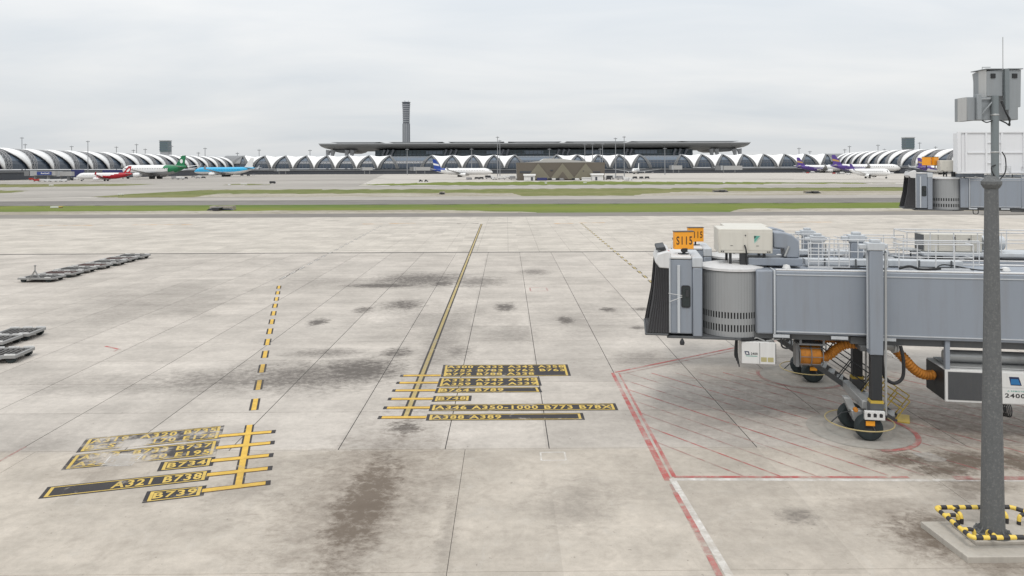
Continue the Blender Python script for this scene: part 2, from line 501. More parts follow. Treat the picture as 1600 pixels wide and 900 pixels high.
M['taxi_grey'] = ground_mat("grey_taxiway", (0.28, 0.262, 0.238), (0.36, 0.335, 0.305), 0.010, (0.35, 1.2, 1))
M['bank'] = ground_mat("drain_concrete", (0.42, 0.385, 0.33), (0.27, 0.24, 0.19), 0.05, (0.6, 1.5, 1), (0.13, 0.125, 0.07))
M['grass'] = ground_mat("grass_green", (0.082, 0.130, 0.018), (0.165, 0.190, 0.027), 0.018, (0.25, 1.4, 1), (0.13, 0.125, 0.045))
M['grass_dry'] = ground_mat("grass_dry", (0.105, 0.132, 0.028), (0.165, 0.162, 0.056), 0.018, (0.25, 1.4, 1), (0.21, 0.19, 0.10))

# ------------------------------------------------------------------ the ground
def sheet(name, pts, z, mat, kind='structure', label=None):
    if kind == 'stuff':                     # turf has a ragged edge
        rg = random.Random(len(pts) * 17 + int(abs(pts[0][1])))
        out = []
        for i in range(len(pts)):
            a, b = Vector((pts[i][0], pts[i][1], 0)), Vector((pts[(i+1) % len(pts)][0], pts[(i+1) % len(pts)][1], 0))
            n = max(1, int((b - a).length / 4))
            for k in range(n):
                p = a.lerp(b, k / n)
                out.append((p.x, p.y + (rg.uniform(-1, 1) * (p.y / 170) ** 2 * 1.5 if k else 0)))
        pts = out
    mb = MB(); mb.add([(p[0], p[1], z) for p in pts], [tuple(range(len(pts)))])
    o = mb.build(name, mat, smooth=0)
    tag(o, label, None, None, kind)
    return o
def band(name, y0, y1, z, mat, x0=-700, x1=700, **k):
    return sheet(name, [(x0, y0), (x1, y0), (x1, y1), (x0, y1)], z, mat, **k)
sheet("ground", [(-9000, -300), (9000, -300), (9000, 14000), (-9000, 14000)], -0.13, M['far_concrete'])

apron = MB().box((JX[0] - 30, 8, -0.10), (JX[-1] + 30, Y_FAR, -0.016)).build("apron", M['sealant'], smooth=0)
tag(apron, kind='structure')
GAP = 0.017
def slab_mesh(w, d, gap=GAP):
    mb = MB()
    ch = 0.006
    x, y = w / 2 - gap, d / 2 - gap
    mb.add([(-x,-y,-0.02),(x,-y,-0.02),(x,y,-0.02),(-x,y,-0.02),(-x,-y,-ch),(x,-y,-ch),(x,y,-ch),(-x,y,-ch),
            (-x+ch,-y+ch,0),(x-ch,-y+ch,0),(x-ch,y-ch,0),(-x+ch,y-ch,0)],
           [(0,1,5,4),(1,2,6,5),(2,3,7,6),(3,0,4,7),(4,5,9,8),(5,6,10,9),(6,7,11,10),(7,4,8,11),(8,9,10,11)])
    return mb
far_mb = MB()
def add_far(x0, x1, y0, y1):
    g_ = GAP if y1 < Y_MID + 1 else 0.011
    x0 += g_; x1 -= g_; y0 += g_; y1 -= g_
    far_mb.add([(x0,y0,-0.02),(x1,y0,-0.02),(x1,y1,-0.02),(x0,y1,-0.02),(x0,y0,0),(x1,y0,0),(x1,y1,0),(x0,y1,0)],
               [(4,5,6,7),(0,1,5,4),(1,2,6,5),(2,3,7,6),(3,0,4,7)])
protos = {}
n_slab = 0
for i in range(len(JX) - 1):
    w = JX[i + 1] - JX[i]
    cx = (JX[i + 1] + JX[i]) / 2
    for j in range(ROWS):
        y0 = Y_OLD + D_ROW * j
        cy = y0 + D_ROW / 2
        if abs(cx) < 0.74 * (cy + 4) + 3 and j < 10:
            key = round(w, 2)
            if key not in protos:
                o = slab_mesh(w, D_ROW).build("concrete_slab", M['concrete'], apron, smooth=0); protos[key] = o
            else:
                o = protos[key].copy(); COL.objects.link(o); o.parent = apron
            o.location = (cx, cy, 0); n_slab += 1
        else:
            add_far(JX[i], JX[i + 1], y0, y0 + D_ROW)
# the older, larger pours next to the terminal
OLDX = [-1.6 + 16.0 * k for k in range(-3, 4)]
for i in range(len(OLDX) - 1):
    for (a, b) in ((10.4, 18.5), (18.5, Y_OLD)):
        key = ('old', b - a)
        cx = (OLDX[i] + OLDX[i + 1]) / 2
        if key not in protos:
            o = slab_mesh(16.0, b - a, gap=0.007).build("concrete_slab", M['concrete'], apron, smooth=0); protos[key] = o
        else:
            o = protos[key].copy(); COL.objects.link(o); o.parent = apron
        o.location = (cx, (a + b) / 2, 0)
add_far(JX[0] - 30, OLDX[0], 8, Y_OLD); add_far(OLDX[-1], JX[-1] + 30, 8, Y_OLD)
add_far(JX[0] - 30, JX[0], Y_OLD, Y_FAR); add_far(JX[-1], JX[-1] + 30, Y_OLD, Y_FAR)
xs = [0.12 + 3.95 * k for k in range(-25, 20)]
xs = [JX[0]] + [x for x in xs if JX[0] + 1 < x < JX[-1] - 1] + [JX[-1]]
rows = [Y_MID + (Y_FAR - Y_MID) / 3 * k for k in range(4)]
for i in range(len(xs) - 1):
    for j in range(3): add_far(xs[i], xs[i + 1], rows[j], rows[j + 1])
tag(far_mb.build("far_slabs", M['concrete'], apron, smooth=0), kind='stuff')

MB().box((JX[0] - 30, Y_MID - .30, -.012), (JX[-1] + 30, Y_MID + .30, 0.003)).build("slot_drain", M['sealant'], apron, smooth=0)
# the bands between the apron and the far terminal
band("service_road", 154.5, 168, -0.024, M['asphalt'])
band("drain_bank", 168, 184, -0.05, M['bank'])
sheet("grass", [(-700, 181), (G(700, 328).x, 181), (G(835, 328).x, 170), (G(840,332).x, 168), (G(1140, 331).x, 168), (G(1165, 326).x, 181), (700, 181), (700, 210), (-700, 210)],
      -0.044, M['grass'], 'stuff', None)
band("taxiway_shoulder", 210, 241, -0.04, M['asphalt_dark'])
band("taxiway", 241, 268, -0.036, M['taxi'])
def px_sheet(name, px, z, mat, kind='structure'):
    return sheet(name, [(G(*p).x, G(*p).y) for p in px], z, mat, kind)
px_sheet("drain_bank", [(150, 308.5), (800, 306.5), (1600, 304), (1700, 297), (1000, 299), (330, 301), (220, 303)], -0.06, M['bank'])
px_sheet("grass", [(142, 307.5), (200, 308.8), (300, 308.2), (340, 302.5), (800, 301.5), (815, 306), (990, 305.6), (1010, 302.5), (1060, 300), (1130, 298.5), (1500, 297.3), (1700, 296.5), (1700, 291), (1400, 292.2), (800, 295), (330, 296.3), (210, 302.5)],
         -0.052, M['grass_dry'], 'stuff')
px_sheet("grey_taxiway", [(-60, 310), (150, 307), (330, 295.8), (800, 294.5), (1700, 290.5), (1700, 286), (820, 289.4), (560, 290), (600, 272.5), (60, 276), (-60, 279)], -0.075, M['taxi_grey'])
px_sheet("grass", [(560, 289), (700, 289.4), (1000, 288.4), (1400, 286.0), (1213, 284.6), (1060, 284.0), (940, 283), (700, 284.6), (600, 287)], -0.06, M['grass'], 'stuff')
px_sheet("grass", [(-40, 292.6), (60, 292), (190, 290.2), (250, 287.4), (140, 287.4), (-40, 288)], -0.055, M['grass_dry'], 'stuff')
px_sheet("grass", [(-40, 301.5), (20, 301), (38, 298.6), (10, 297), (-40, 297)], -0.055, M['grass_dry'], 'stuff')
px_sheet("grass", [(350, 289.2), (420, 289), (400, 287.6), (360, 287.6)], -0.055, M['grass_dry'], 'stuff')
for a, b in (((600, 280.5), (1240, 279.5)), ((760, 277.5), (1420, 281.0)), ((430, 283), (600, 278.5)), ((60, 284.6), (420, 279.6)), ((1180, 285.2), (1420, 284.4))):
    p, q = G(*a), G(*b)
    d = (q - p).normalized(); n = Vector((-d.y, d.x, 0)) * 2.2
    sheet("taxiway_stripe", [p - n, q - n, q + n, p + n], -0.045, M['asphalt'])

# ------------------------------------------------------------------ paint on the apron
def strip(p, q, w, z, mat, name, w2=None, parent=None):
    p, q = Vector(p), Vector(q)
    d = (q - p); d.z = 0; d.normalize()
    n = Vector((-d.y, d.x, 0))
    w2 = w if w2 is None else w2
    mb = MB(); mb.add([(*(p - n*w/2)[:2], z), (*(q - n*w2/2)[:2], z), (*(q + n*w2/2)[:2], z), (*(p + n*w/2)[:2], z)], [(0, 1, 2, 3)])
    return mb.build(name, mat, parent or apron, smooth=0)
Z1, Z2, Z3 = 0.004, 0.008, 0.012
lead_a, lead_b = G(633, 653), G(752.5, 350)
ll = strip(lead_a, lead_b, 0.40, Z1, M['black'], "lead_in_line")
strip(lead_a, lead_b, 0.19, Z2, M['yellow_dull'], "yellow_line", parent=ll)
def bar(p, q, w, cap_left):
    a, b = G(*p), G(*q)
    o = strip(a, b, w, Z1 + 0.002, M['edge'], "stop_bar")
    d = (b - a).normalized()
    strip(a + d * (0.16 if cap_left else -0.1), b - d * (-0.02 if cap_left else 0.16), w * 0.70, Z3, M['yellow_bar'], "yellow_line", parent=o)
    c = a + d * 0.08 if cap_left else b - d * 0.08
    strip(c - d * 0.08, c + d * 0.08, w, Z3 - 0.002, M['black'], "end_cap", parent=o)
for (x0, y, x1) in ((625.4, 587.1, 688), (619.3, 598.3, 684), (612.8, 610.4, 680), (606.2, 623.6, 676), (599.1, 637.4, 671), (590.6, 652.5, 665.5)):
    bar((x0, y), (x1, y - 0.35), 0.36, True)
la, lb = G(371.4, 763), G(390.2, 664)
lc = strip(la, lb, 0.36, Z1, M['black'], "lead_in_line")
strip(la, lb, 0.215, Z2, M['yellow_bar'], "yellow_line", parent=lc)
for p, q in (((346, 681.3), (430.6, 674.4)), ((342, 699.7), (429.2, 691.4)), ((335, 719.8), (427.2, 711)), ((328, 741.8), (425.6, 731.3)), ((321, 766.5), (422.8, 754.1))):
    bar(p, q, 0.36, False)

_txt = {}
def text_geo(s, spacing=1.16, bold=0.028):
    key = (s, spacing, bold)
    if key in _txt: return _txt[key]
    cu = bpy.data.curves.new("lettering", 'FONT'); cu.body = s; cu.size = 1; cu.space_character = spacing; cu.offset = bold
    cu.resolution_u = 3
    o = bpy.data.objects.new("lettering", cu); COL.objects.link(o)
    dg = bpy.context.evaluated_depsgraph_get()
    me = bpy.data.meshes.new_from_object(o.evaluated_get(dg))
    vs = [v.co.copy() for v in me.vertices]; fs = [tuple(p.vertices) for p in me.polygons]
    bpy.data.objects.remove(o); bpy.data.curves.remove(cu); bpy.data.meshes.remove(me)
    x0, x1 = min(v.x for v in vs), max(v.x for v in vs)
    y0, y1 = min(v.y for v in vs), max(v.y for v in vs)
    _txt[key] = ([((v.x - x0) / (x1 - x0), (v.y - y0) / (y1 - y0)) for v in vs], fs)
    return _txt[key]
def put_text(s, org, ex, ey, mat, parent, name="lettering", off=None, bold=0.028):
    """text mapped on the parallelogram org + u*ex + v*ey"""
    uv, fs = text_geo(s, bold=bold)
    off = off or Vector((0, 0, 0))
    mb = MB(); mb.add([org + ex * u + ey * v + off for u, v in uv], fs)
    return mb.build(name, mat, parent, smooth=0)
def panel(tl, tr, br, bl, rows, worn=False):
    TL, TR, BR, BL = (G(*p) for p in (tl, tr, br, bl))
    yel, blk = (M['yellow_worn'], M['black_worn']) if worn else (M['yellow'], M['black'])
    def pt(u, v, z):
        p = BL * (1-u)*(1-v) + BR * u*(1-v) + TL * (1-u)*v + TR * u*v
        return (p.x, p.y, z)
    W = (BR - BL).length; Hh = (TL - BL).length
    mb = MB(); mb.add([pt(0,0,Z1), pt(1,0,Z1), pt(1,1,Z1), pt(0,1,Z1)], [(0,1,2,3)])
    o = mb.build("aircraft_type_panel", blk, apron, smooth=0)
    fu, fv, tu, tv = 0.13 / W, 0.07 / Hh, 0.11 / W, 0.055 / Hh
    fr = MB()
    for (a, b, c, d) in ((fu, 1-fu, fv, fv+tv), (fu, 1-fu, 1-fv-tv, 1-fv), (fu, fu+tu, fv+tv, 1-fv-tv), (1-fu-tu, 1-fu, fv+tv, 1-fv-tv)):
        fr.add([pt(a,c,Z2), pt(b,c,Z2), pt(b,d,Z2), pt(a,d,Z2)], [(0,1,2,3)])
    fr.build("yellow_border", yel, o, smooth=0)
    for (s, u0, u1, v0, v1) in rows:
        A, B, C = Vector(pt(u0, v0, 0)), Vector(pt(u1, v0, 0)), Vector(pt(u0, v1, 0))
        put_text(s, A, B - A, C - A, yel, o, off=Vector((0, 0, Z2 + .002)))
    return o
panel((692.6,570.3),(886.7,569.4),(892.2,587.3),(688.7,589),
      [("A300 A332 A342 A358", .035, .965, .70, .91), ("B752 B783 B762 B763", .035, .965, .395, .605), ("B772 B788 A338", .035, .72, .10, .305)])
panel((687,590.9),(842.7,589.5),(846.6,602.7),(682.4,604.6), [("A333 A343 A345", .04, .955, .57, .87), ("A359 B747 A339", .04, .955, .13, .43)])
panel((682.4,606),(843.3,604.9),(847.4,612.9),(678.8,614.3), [("B764 B789", .05, .64, .22, .79)])
panel((677.7,618.9),(737.4,618.1),(736,626.6),(674.1,628), [("B748", .15, .85, .24, .77)])
panel((672.8,632.1),(961.5,630.2),(966.5,641.2),(669.5,642.3), [("A346 A350-1000 B773 B78X", .03, .972, .22, .79)])
panel((667.8,647.3),(910.7,645.3),(914,656.1),(665.1,657.4), [("A388 A389", .035, .475, .22, .79)])
panel((134.9,685.4),(350.8,664.8),(344.7,685.4),(118.4,707.4), [("A319  A320 B735", .05, .95, .56, .88), ("BCS3   E170 E175", .05, .95, .13, .44)], True)
panel((114.3,711),(343.9,687.3),(337.6,711),(95,734.9), [("A318  B733 B737", .06, .95, .56, .88), ("A220  E190 E195", .06, .95, .13, .44)], True)
panel((251.8,722),(337,713.7),(332.1,728),(244.9,736.8), [("B734", .15, .85, .24, .77)])
panel((74.4,761),(330.2,734.3),(325.2,750.6),(59.3,779.7), [("A321 B738", .40, .95, .20, .80)])
panel((229.8,767.9),(323.3,758.3),(317.8,774.8),(221.5,786.3), [("B739", .14, .86, .24, .78)])

def dashes(p, q, ln, gap, w, mats, name="dashed_line"):
    a, b = G(*p), G(*q)
    L = (b - a).length; d = (b - a).normalized()
    t = 0
    while t + ln <= L + 0.01:
        o = strip(a + d*t, a + d*(t+ln), w, Z1, mats[0], name)
        strip(a + d*t, a + d*(t+ln), w * 0.52, Z2, mats[1], "yellow_line", parent=o)
        t += ln + gap
dashes((396.2, 641), (437.6, 440), 1.62, 1.36, 0.40, (M['black'], M['yellow_bar']))
dashes((438, 436.5), (597, 352), 1.9, 1.5, 0.30, (M['black'], M['white']))
strip(G(438, 437), G(470, 419), 0.09, Z1, M['black'], "thin_line")
dashes((1030, 451), (906, 347), 1.6, 1.4, 0.36, (M['black'], M['yellow_dull']))
for (x0, x1, y, mt) in ((58, 146, 352.3, 'orange_faded'), (208, 300, 351.3, 'orange_faded'), (566, 598, 350, 'orange_faded'), (608, 650, 349.2, 'orange_faded'),
                        (714, 748, 349.6, 'dark_faded'), (760, 800, 348.6, 'dark_faded'), (864, 896, 349.2, 'orange_faded'), (905, 946, 348.2, 'orange_faded'),
                        (1215, 1300, 347.2, 'orange_faded'), (1362, 1450, 347.0, 'dark_faded')):
    strip(G(x0, y), G(x1, y - 0.3), 1.5, Z1, M[mt], "faded_marking")
def outline(px, w, mat, name="outlined_box"):
    ps = [G(*p) for p in px]
    mb = MB()
    for i in range(len(ps)):
        a, b = ps[i], ps[(i + 1) % len(ps)]
        d = (b - a).normalized(); n = Vector((-d.y, d.x, 0)) * w / 2
        mb.add([(*(a - n)[:2], Z1 + .0005*i), (*(b - n)[:2], Z1 + .0005*i), (*(b + n)[:2], Z1 + .0005*i), (*(a + n)[:2], Z1 + .0005*i)], [(0, 1, 2, 3)])
    return mb.build(name, mat, apron, smooth=0)
outline([(829, 455), (856, 454.5), (853, 449), (828, 449.5)], 0.14, M['red_thin'])
outline([(846, 719.5), (884.5, 719), (882, 706.5), (844.5, 707)], 0.06, M['white'])
outline([(159, 728), (203.6, 727.5), (223, 710), (176, 710)], 0.08, M['white'])
sq = [G(*p) for p in ((160, 727.6), (203.4, 727.2), (222.4, 710.4), (176.4, 710.4))]
MB().add([(p.x, p.y, Z2 + .001) for p in sq], [(0, 1, 2, 3)]).build("cement_patch", M['pale_patch'], apron, smooth=0)
sq = [G(*p) for p in ((1424, 707.5), (1452, 707), (1480, 718), (1476, 721.5), (1450, 721.5))]
MB().add([(p.x, p.y, Z2 + .001) for p in sq], [(0, 1, 2, 3, 4)]).build("cement_patch", M['pale_patch'], apron, smooth=0)
strip(G(165, 541), G(187, 546), 0.16, Z1, M['red'], "red_tick")
strip(G(187, 545), G(178, 549), 0.12, Z1 + .001, M['red_thin'], "red_tick")
strip(G(-5, 723), G(40, 698), 0.10, Z1, M['red_thin'], "red_line")

# the red restraint area under the jet bridges
strip(G(957, 582.5), G(1044, 751), 0.17, Z1, M['red'], "red_border", 0.24)
strip(G(967, 583), G(1053.5, 745), 0.09, Z1, M['red'], "red_border", 0.15)
strip(G(961, 582), G(1150, 543), 0.16, Z2, M['red'], "red_border")
strip(G(970, 584.5), G(1150, 547), 0.11, Z2, M['red_thin'], "red_border")
strip(G(1150, 543), G(1600, 470), 0.15, Z2, M['red_thin'], "red_border")
strip(G(1053, 745.3), G(1420, 746), 0.15, Z2 + .001, M['red'], "red_border")
strip(G(1490, 747), G(1700, 748), 0.30, Z2 + .001, M['red_thin'], "red_border")
strip(G(1050, 749), G(1500, 750.5), 0.19, Z1, M['white'], "white_line")
strip(G(1500, 750.5), G(1760, 752), 0.14, Z1, M['white'], "white_line")
strip(G(1050, 748), G(1152, 920), 0.22, Z2, M['white'], "white_line")
strip(G(1050, 757), G(1135, 920), 0.19, Z1, M['red_thin'], "red_line")
strip(G(1055, 770), G(1090, 832), 0.16, Z3, M['red'], "red_line")
strip(G(1108, 868), G(1124, 900), 0.16, Z3, M['red'], "red_line")
h0, h1 = G(1009.7, 665.7), G(1218.7, 744)
hd = (h1 - h0).normalized(); hn = Vector((-hd.y, hd.x, 0))
eL0, eL1 = G(968, 583), G(1053, 744)
ebot = G(1200, 744).y
for k in range(-1, 17):
    base = h0 + hn * (0.98 * k) * 1.0
    # start on the left border, end on the bottom border
    ld = eL1 - eL0
    den = hd.x * ld.y - hd.y * ld.x
    t = ((eL0.x - base.x) * ld.y - (eL0.y - base.y) * ld.x) / den
    s = base + hd * t
    if s.y > eL0.y:
        s = s + hd * ((s.y - eL0.y) / -hd.y)
    e = base + hd * ((ebot - base.y) / hd.y)
    if e.x > 30: e = base + hd * ((30 - base.x) / hd.x)
    if (e - s).dot(hd) > 0.5:
        strip(s, e, 0.075, Z1 + 0.001, M['red_thin'] if k % 3 else M['red'], "hatch_line")
def ring(c, r0_, r1_, z, mat, name, a0=0, a1=360, n=64):
    mb = MB(); vs = []; fs = []
    for i in range(n + 1):
        a = R(a0 + (a1 - a0) * i / n)
        vs += [(c[0] + r0_*math.cos(a), c[1] + r0_*math.sin(a), z), (c[0] + r1_*math.cos(a), c[1] + r1_*math.sin(a), z)]
    for i in range(n): fs.append((2*i, 2*i+1, 2*i+3, 2*i+2))
    mb.add(vs, fs); return mb.build(name, mat, apron, smooth=0)
ring((14.0, 28.25), 0.02, 1.95, Z3, M['grey_disc'], "parking_circle")
ring((14.0, 28.25), 1.98, 2.18, Z3 + .003, M['red'], "parking_ring", -95, 60)
ring((14.7, 35.6), 0.02, 1.9, Z3, M['grey_disc'], "parking_circle")
ring((14.7, 35.6), 1.93, 2.1, Z3 + .003, M['red_thin'], "parking_ring", 150, 380)
# ------------------------------------------------------------------ jet bridges
M['blue_grey'] = paint("blue_grey_bridge_paint", (0.236, 0.264, 0.306), 0.42, 0.14, 0.5, 0.26)
M['pale_grey'] = paint("pale_grey_paint", (0.46, 0.485, 0.51), 0.45, 0.12, 0.8, 0.16)
M['roof_grey'] = paint("dusty_roof_paint", (0.60, 0.60, 0.60), 0.6, 0.25, 0.9, 0.22, dirt=(0.26, 0.24, 0.22))
M['curtain'] = paint("curtain_slats_paint", (0.295, 0.305, 0.312), 0.42, 0.08, 0.7, 0.14, 0.1)
M['dark_metal'] = paint("dark_metal", (0.035, 0.038, 0.042), 0.5, 0.2, 1.5, 0.1, 0.3)
M['frame_dark'] = paint("underframe_grey", (0.085, 0.09, 0.095), 0.6, 0.2, 1.0, 0.2)
M['rubber'] = plain("black_rubber", (0.018, 0.019, 0.021), 0.7)
M['tyre'] = plain("tyre_rubber", (0.016, 0.024, 0.026), 0.75)
M['bellows'] = paint("bellows_fabric", (0.058, 0.058, 0.062), 0.85, 0.25, 1.0, 0.2, dirt=(0.11, 0.105, 0.10))
M['glass'] = plain("dark_window_glass", (0.02, 0.028, 0.03), 0.08)
M['galv'] = paint("galvanised_steel", (0.42, 0.43, 0.43), 0.42, 0.2, 3, 0.12, 0.5)
M['reel_grey'] = paint("reel_frame_grey", (0.16, 0.165, 0.17), 0.5, 0.2, 2, 0.2)
M['rail'] = paint("handrail_grey", (0.56, 0.57, 0.58), 0.5, 0.2, 2, 0.1)
M['screen_white'] = paint("white_screen_paint", (0.68, 0.69, 0.71), 0.5, 0.05, 0.6, 0.04)
M['beige'] = paint("beige_cabinet_paint", (0.56, 0.54, 0.485), 0.5, 0.08, 0.9, 0.12)
M['white_panel'] = paint("white_cabinet_paint", (0.62, 0.62, 0.61), 0.45, 0.08, 1.2, 0.14)
M['orange_hose'] = paint("orange_hose_fabric", (0.44, 0.165, 0.014), 0.7, 0.45, 2.0, 0.6, dirt=(0.07, 0.035, 0.015))
M['sign_orange'] = paint("sign_orange", (0.80, 0.33, 0.02), 0.4, 0.08, 2, 0.08)
M['sign_text'] = plain("sign_text_black", (0.025, 0.02, 0.02), 0.6)
M['yellow_metal'] = paint("yellow_metal_paint", (0.48, 0.34, 0.05), 0.45, 0.2, 2, 0.2)
M['cream_ring'] = paint("cream_guard_paint", (0.42, 0.34, 0.16), 0.5, 0.2, 2, 0.15)
M['grille'] = paint("dark_grille", (0.085, 0.085, 0.090), 0.7, 0.3, 3, 0.2)
M['teal'] = plain("teal_print", (0.10, 0.33, 0.27), 0.5)
M['teal_pale'] = plain("pale_teal_print", (0.30, 0.50, 0.44), 0.5)
M['navy'] = plain("navy_print", (0.012, 0.022, 0.07), 0.5)
M['blue_print'] = plain("blue_print", (0.015, 0.14, 0.34), 0.4)
M['print_black'] = plain("black_print", (0.02, 0.02, 0.022), 0.6)
M['red_lamp'] = plain("red_lamp_plastic", (0.5, 0.02, 0.015), 0.3)
M['tan'] = plain("ochre_label", (0.38, 0.34, 0.17), 0.6)

def bez(pts, n=10):
    """smooth curve through the points (Catmull-Rom)"""
    P = [Vector(p) for p in pts]
    P = [P[0] * 2 - P[1]] + P + [P[-1] * 2 - P[-2]]
    out = []
    for i in range(1, len(P) - 2):
        for k in range(n):
            t = k / n
            out.append(0.5 * ((2 * P[i]) + (P[i+1] - P[i-1]) * t + (2*P[i-1] - 5*P[i] + 4*P[i+1] - P[i+2]) * t*t + (3*P[i] - P[i-1] - 3*P[i+1] + P[i+2]) * t**3))
    out.append(P[-2])
    return out
def hose(name, pts, r, mat, parent, n=12, rib=0.12, depth=0.20, per=6):
    c = bez(pts, 24)
    # resample evenly and swell each fold
    L = [0]
    for i in range(1, len(c)): L.append(L[-1] + (c[i] - c[i-1]).length)
    step = rib / per
    k = int(L[-1] / step)
    q, rs = [], []
    i = 0
    for j in range(k + 1):
        s = j * step
        while i < len(L) - 2 and L[i+1] < s: i += 1
        t = (s - L[i]) / max(1e-6, L[i+1] - L[i])
        q.append(c[i].lerp(c[i+1], min(1, t)))
        rs.append(r * (1 - depth * abs(math.cos(math.pi * s / rib)) ** 2 * 1.0))
    return MB().tube(q, rs, n).build(name, mat, parent, smooth=60)

def railing(name, parent, x0, x1, y, z, hgt=1.02, npost=5, r=0.02, mids=(0.5,), ends=None, toe=0.10):
    mb = MB()
    for k in range(npost):
        x = x0 + (x1 - x0) * k / (npost - 1)
        mb.tube([(x, y, z), (x, y, z + hgt)], r, 6)
    mb.tube([(x0, y, z + hgt), (x1, y, z + hgt)], r * 1.1, 6)
    for m_ in mids: mb.tube([(x0, y, z + hgt * m_), (x1, y, z + hgt * m_)], r * 0.85, 6)
    if toe: mb.box((x0, y - 0.008, z + 0.01), (x1, y + 0.008, z + toe))
    if ends is not None:
        for x in (x0, x1):
            mb.tube([(x, y, z + hgt), (x, ends, z + hgt)], r, 6); mb.tube([(x, y, z + hgt*.5), (x, ends, z + hgt*.5)], r * .85, 6)
    return mb.build(name, M['rail'], parent)

def jet_bridge(label, loc, rz, lift=0.0, shift=0.0, near=False, legs=True, xr=-18.0, detail=True, platform=None, boxes=True):
    """local x runs along the tunnel towards the aircraft cab, local y towards the camera"""
    t = thing("jet_bridge", label, "jet bridge", loc, rz, "jet bridges at the gates")
    zb, zt = 3.86 + lift, 6.38 + lift
    S = shift                                             # cab drawn in by this much
    def Z(z): return z + lift
    # tunnels
    outer = MB().box((xr, -1.30, zb - 0.05), (-0.28, 1.30, zt + 0.03)).build("outer_tunnel", M['blue_grey'], t, bevel=0.05)
    inner = MB().box((-0.6, -1.25, zb), (3.42 + S, 1.25, zt)).build("inner_tunnel", M['blue_grey'], t, bevel=0.05)
    tr = MB()
    for s in (-1, 1):
        tr.box((xr, s * 1.302, zt - 0.17), (-0.30, s * 1.325, zt - 0.13)); tr.box((xr, s * 1.302, zb + 0.07), (-0.30, s * 1.335, zb + 0.11))
    tr.split("tunnel_trim", M['pale_grey'], outer)
    tr = MB()
    for s in (-1, 1):
        tr.box((-0.26, s * 1.252, zt - 0.17), (3.40 + S, s * 1.275, zt - 0.13)); tr.box((-0.26, s * 1.252, zb + 0.09), (3.40 + S, s * 1.29, zb + 0.13))
    tr.split("tunnel_trim", M['pale_grey'], inner)
    g = MB()
    g.box((xr, 1.08, zt + 0.035), (-0.3, 1.27, zt + 0.09)); g.box((xr, -1.27, zt + 0.035), (-0.3, -1.08, zt + 0.09))
    g.split("roof_gutter", M['roof_grey'], outer, bevel=0.015)
    g = MB(); g.box((-0.25, 1.04, zt + 0.003), (3.40 + S, 1.22, zt + 0.055)); g.box((-0.25, -1.22, zt + 0.003), (3.40 + S, -1.04, zt + 0.055))
    g.split("roof_gutter", M['roof_grey'], inner, bevel=0.015)
    uf = MB()
    for s in (-1, 1):
        uf.box((xr, s*1.0 - .09, zb - 0.33), (0.4, s*1.0 + .09, zb - 0.06)); uf.box((0.42, s*0.95 - .09, zb - 0.24), (4.5 + S, s*0.95 + .09, zb - 0.004))
    k = xr + 0.6
    while k < 3.2 + S:
        uf.box((k, -0.9, zb - 0.20), (k + 0.1, 0.9, zb - 0.07)); k += 1.4
    uf.build("underframe", M['frame_dark'], t)
    k = MB()
    for xx in (-1.2, 0.55, 2.9 + S): k.box((xx, 1.252, zb - 0.13), (xx + 0.62, 1.30, zb - 0.012))
    k.split("side_plate", M['pale_grey'], t)
    # vestibule panel and seam post
    MB().box((3.5 + S, -1.24, zb - 0.02), (4.15 + S, 1.24, zt + 0.01)).build("end_panel", M['blue_grey'], t, bevel=0.06)
    MB().box((3.425 + S, -1.31, zb - 0.03), (3.495 + S, 1.31, zt + 0.03)).build("seam_frame", M['pale_grey'], t, bevel=0.02)
    # the slatted drum
    cx = 4.97 + S; rad = 1.27
    MB().lathe([(rad - 0.07, zb - 0.22), (rad - 0.07, zt - 0.02)], 40, (cx, 0, 0)).build("drum_lining", M['rubber'], t)
    n = 132 if near else 84
    mb = MB()
    zs = [zb - 0.20, zb + 0.02, zb + 0.30, zb + 0.55, zb + 0.80, zt - 0.10]
    for j in range(n):
        a0_, a1_ = 2*math.pi*j/n, 2*math.pi*(j+0.92)/n
        a2_ = 2*math.pi*(j+1)/n
        ra = rad + (0.006 if j % 2 else 0.0)
        for i in range(5):
            if i in (1, 3) and j % 2 == 0: continue
            if i in (1, 3): pass
            mb.add([(cx + ra*math.cos(a0_), ra*math.sin(a0_), zs[i]), (cx + ra*math.cos(a2_), ra*math.sin(a2_), zs[i]),
                    (cx + ra*math.cos(a2_), ra*math.sin(a2_), zs[i+1]), (cx + ra*math.cos(a0_), ra*math.sin(a0_), zs[i+1])], [(0,1,2,3)])
    # the slot rows are closed at the far sides of the drum
    mb.build("slat_curtain", M['curtain'], t, smooth=0)
    MB().lathe([(0.01, zt + 0.16), (0.9, zt + 0.12), (rad + 0.06, zt + 0.03), (rad + 0.06, zt - 0.07), (rad - 0.02, zt - 0.08)], 48, (cx, 0, 0)).build("drum_roof", M['roof_grey'], t)
    MB().lathe([(rad - 0.1, zb - 0.30), (rad + 0.05, zb - 0.30), (rad + 0.05, zb - 0.20), (rad - .05, zb - 0.20)], 48, (cx, 0, 0)).build("drum_floor_ring", M['dark_metal'], t)
    # the cab
    c0, c1 = 6.26 + S, 7.56 + S
    yb = 1.36
    cab = MB().box((c0 + 0.38, -yb + .06, Z(3.74)), (c1, yb - .06, Z(6.78))).build("cab", M['blue_grey'], t, bevel=0.06)
    MB().box((c0, -yb, Z(3.66)), (c0 + 0.38, yb, Z(6.45))).build("corner_post", M['blue_grey'], cab, bevel=0.05)
    MB().box((c0 - 0.02, -yb - .02, Z(6.453)), (c0 + 0.40, yb + .02, Z(6.88))).build("post_cap", M['pale_grey'], cab, bevel=0.05)
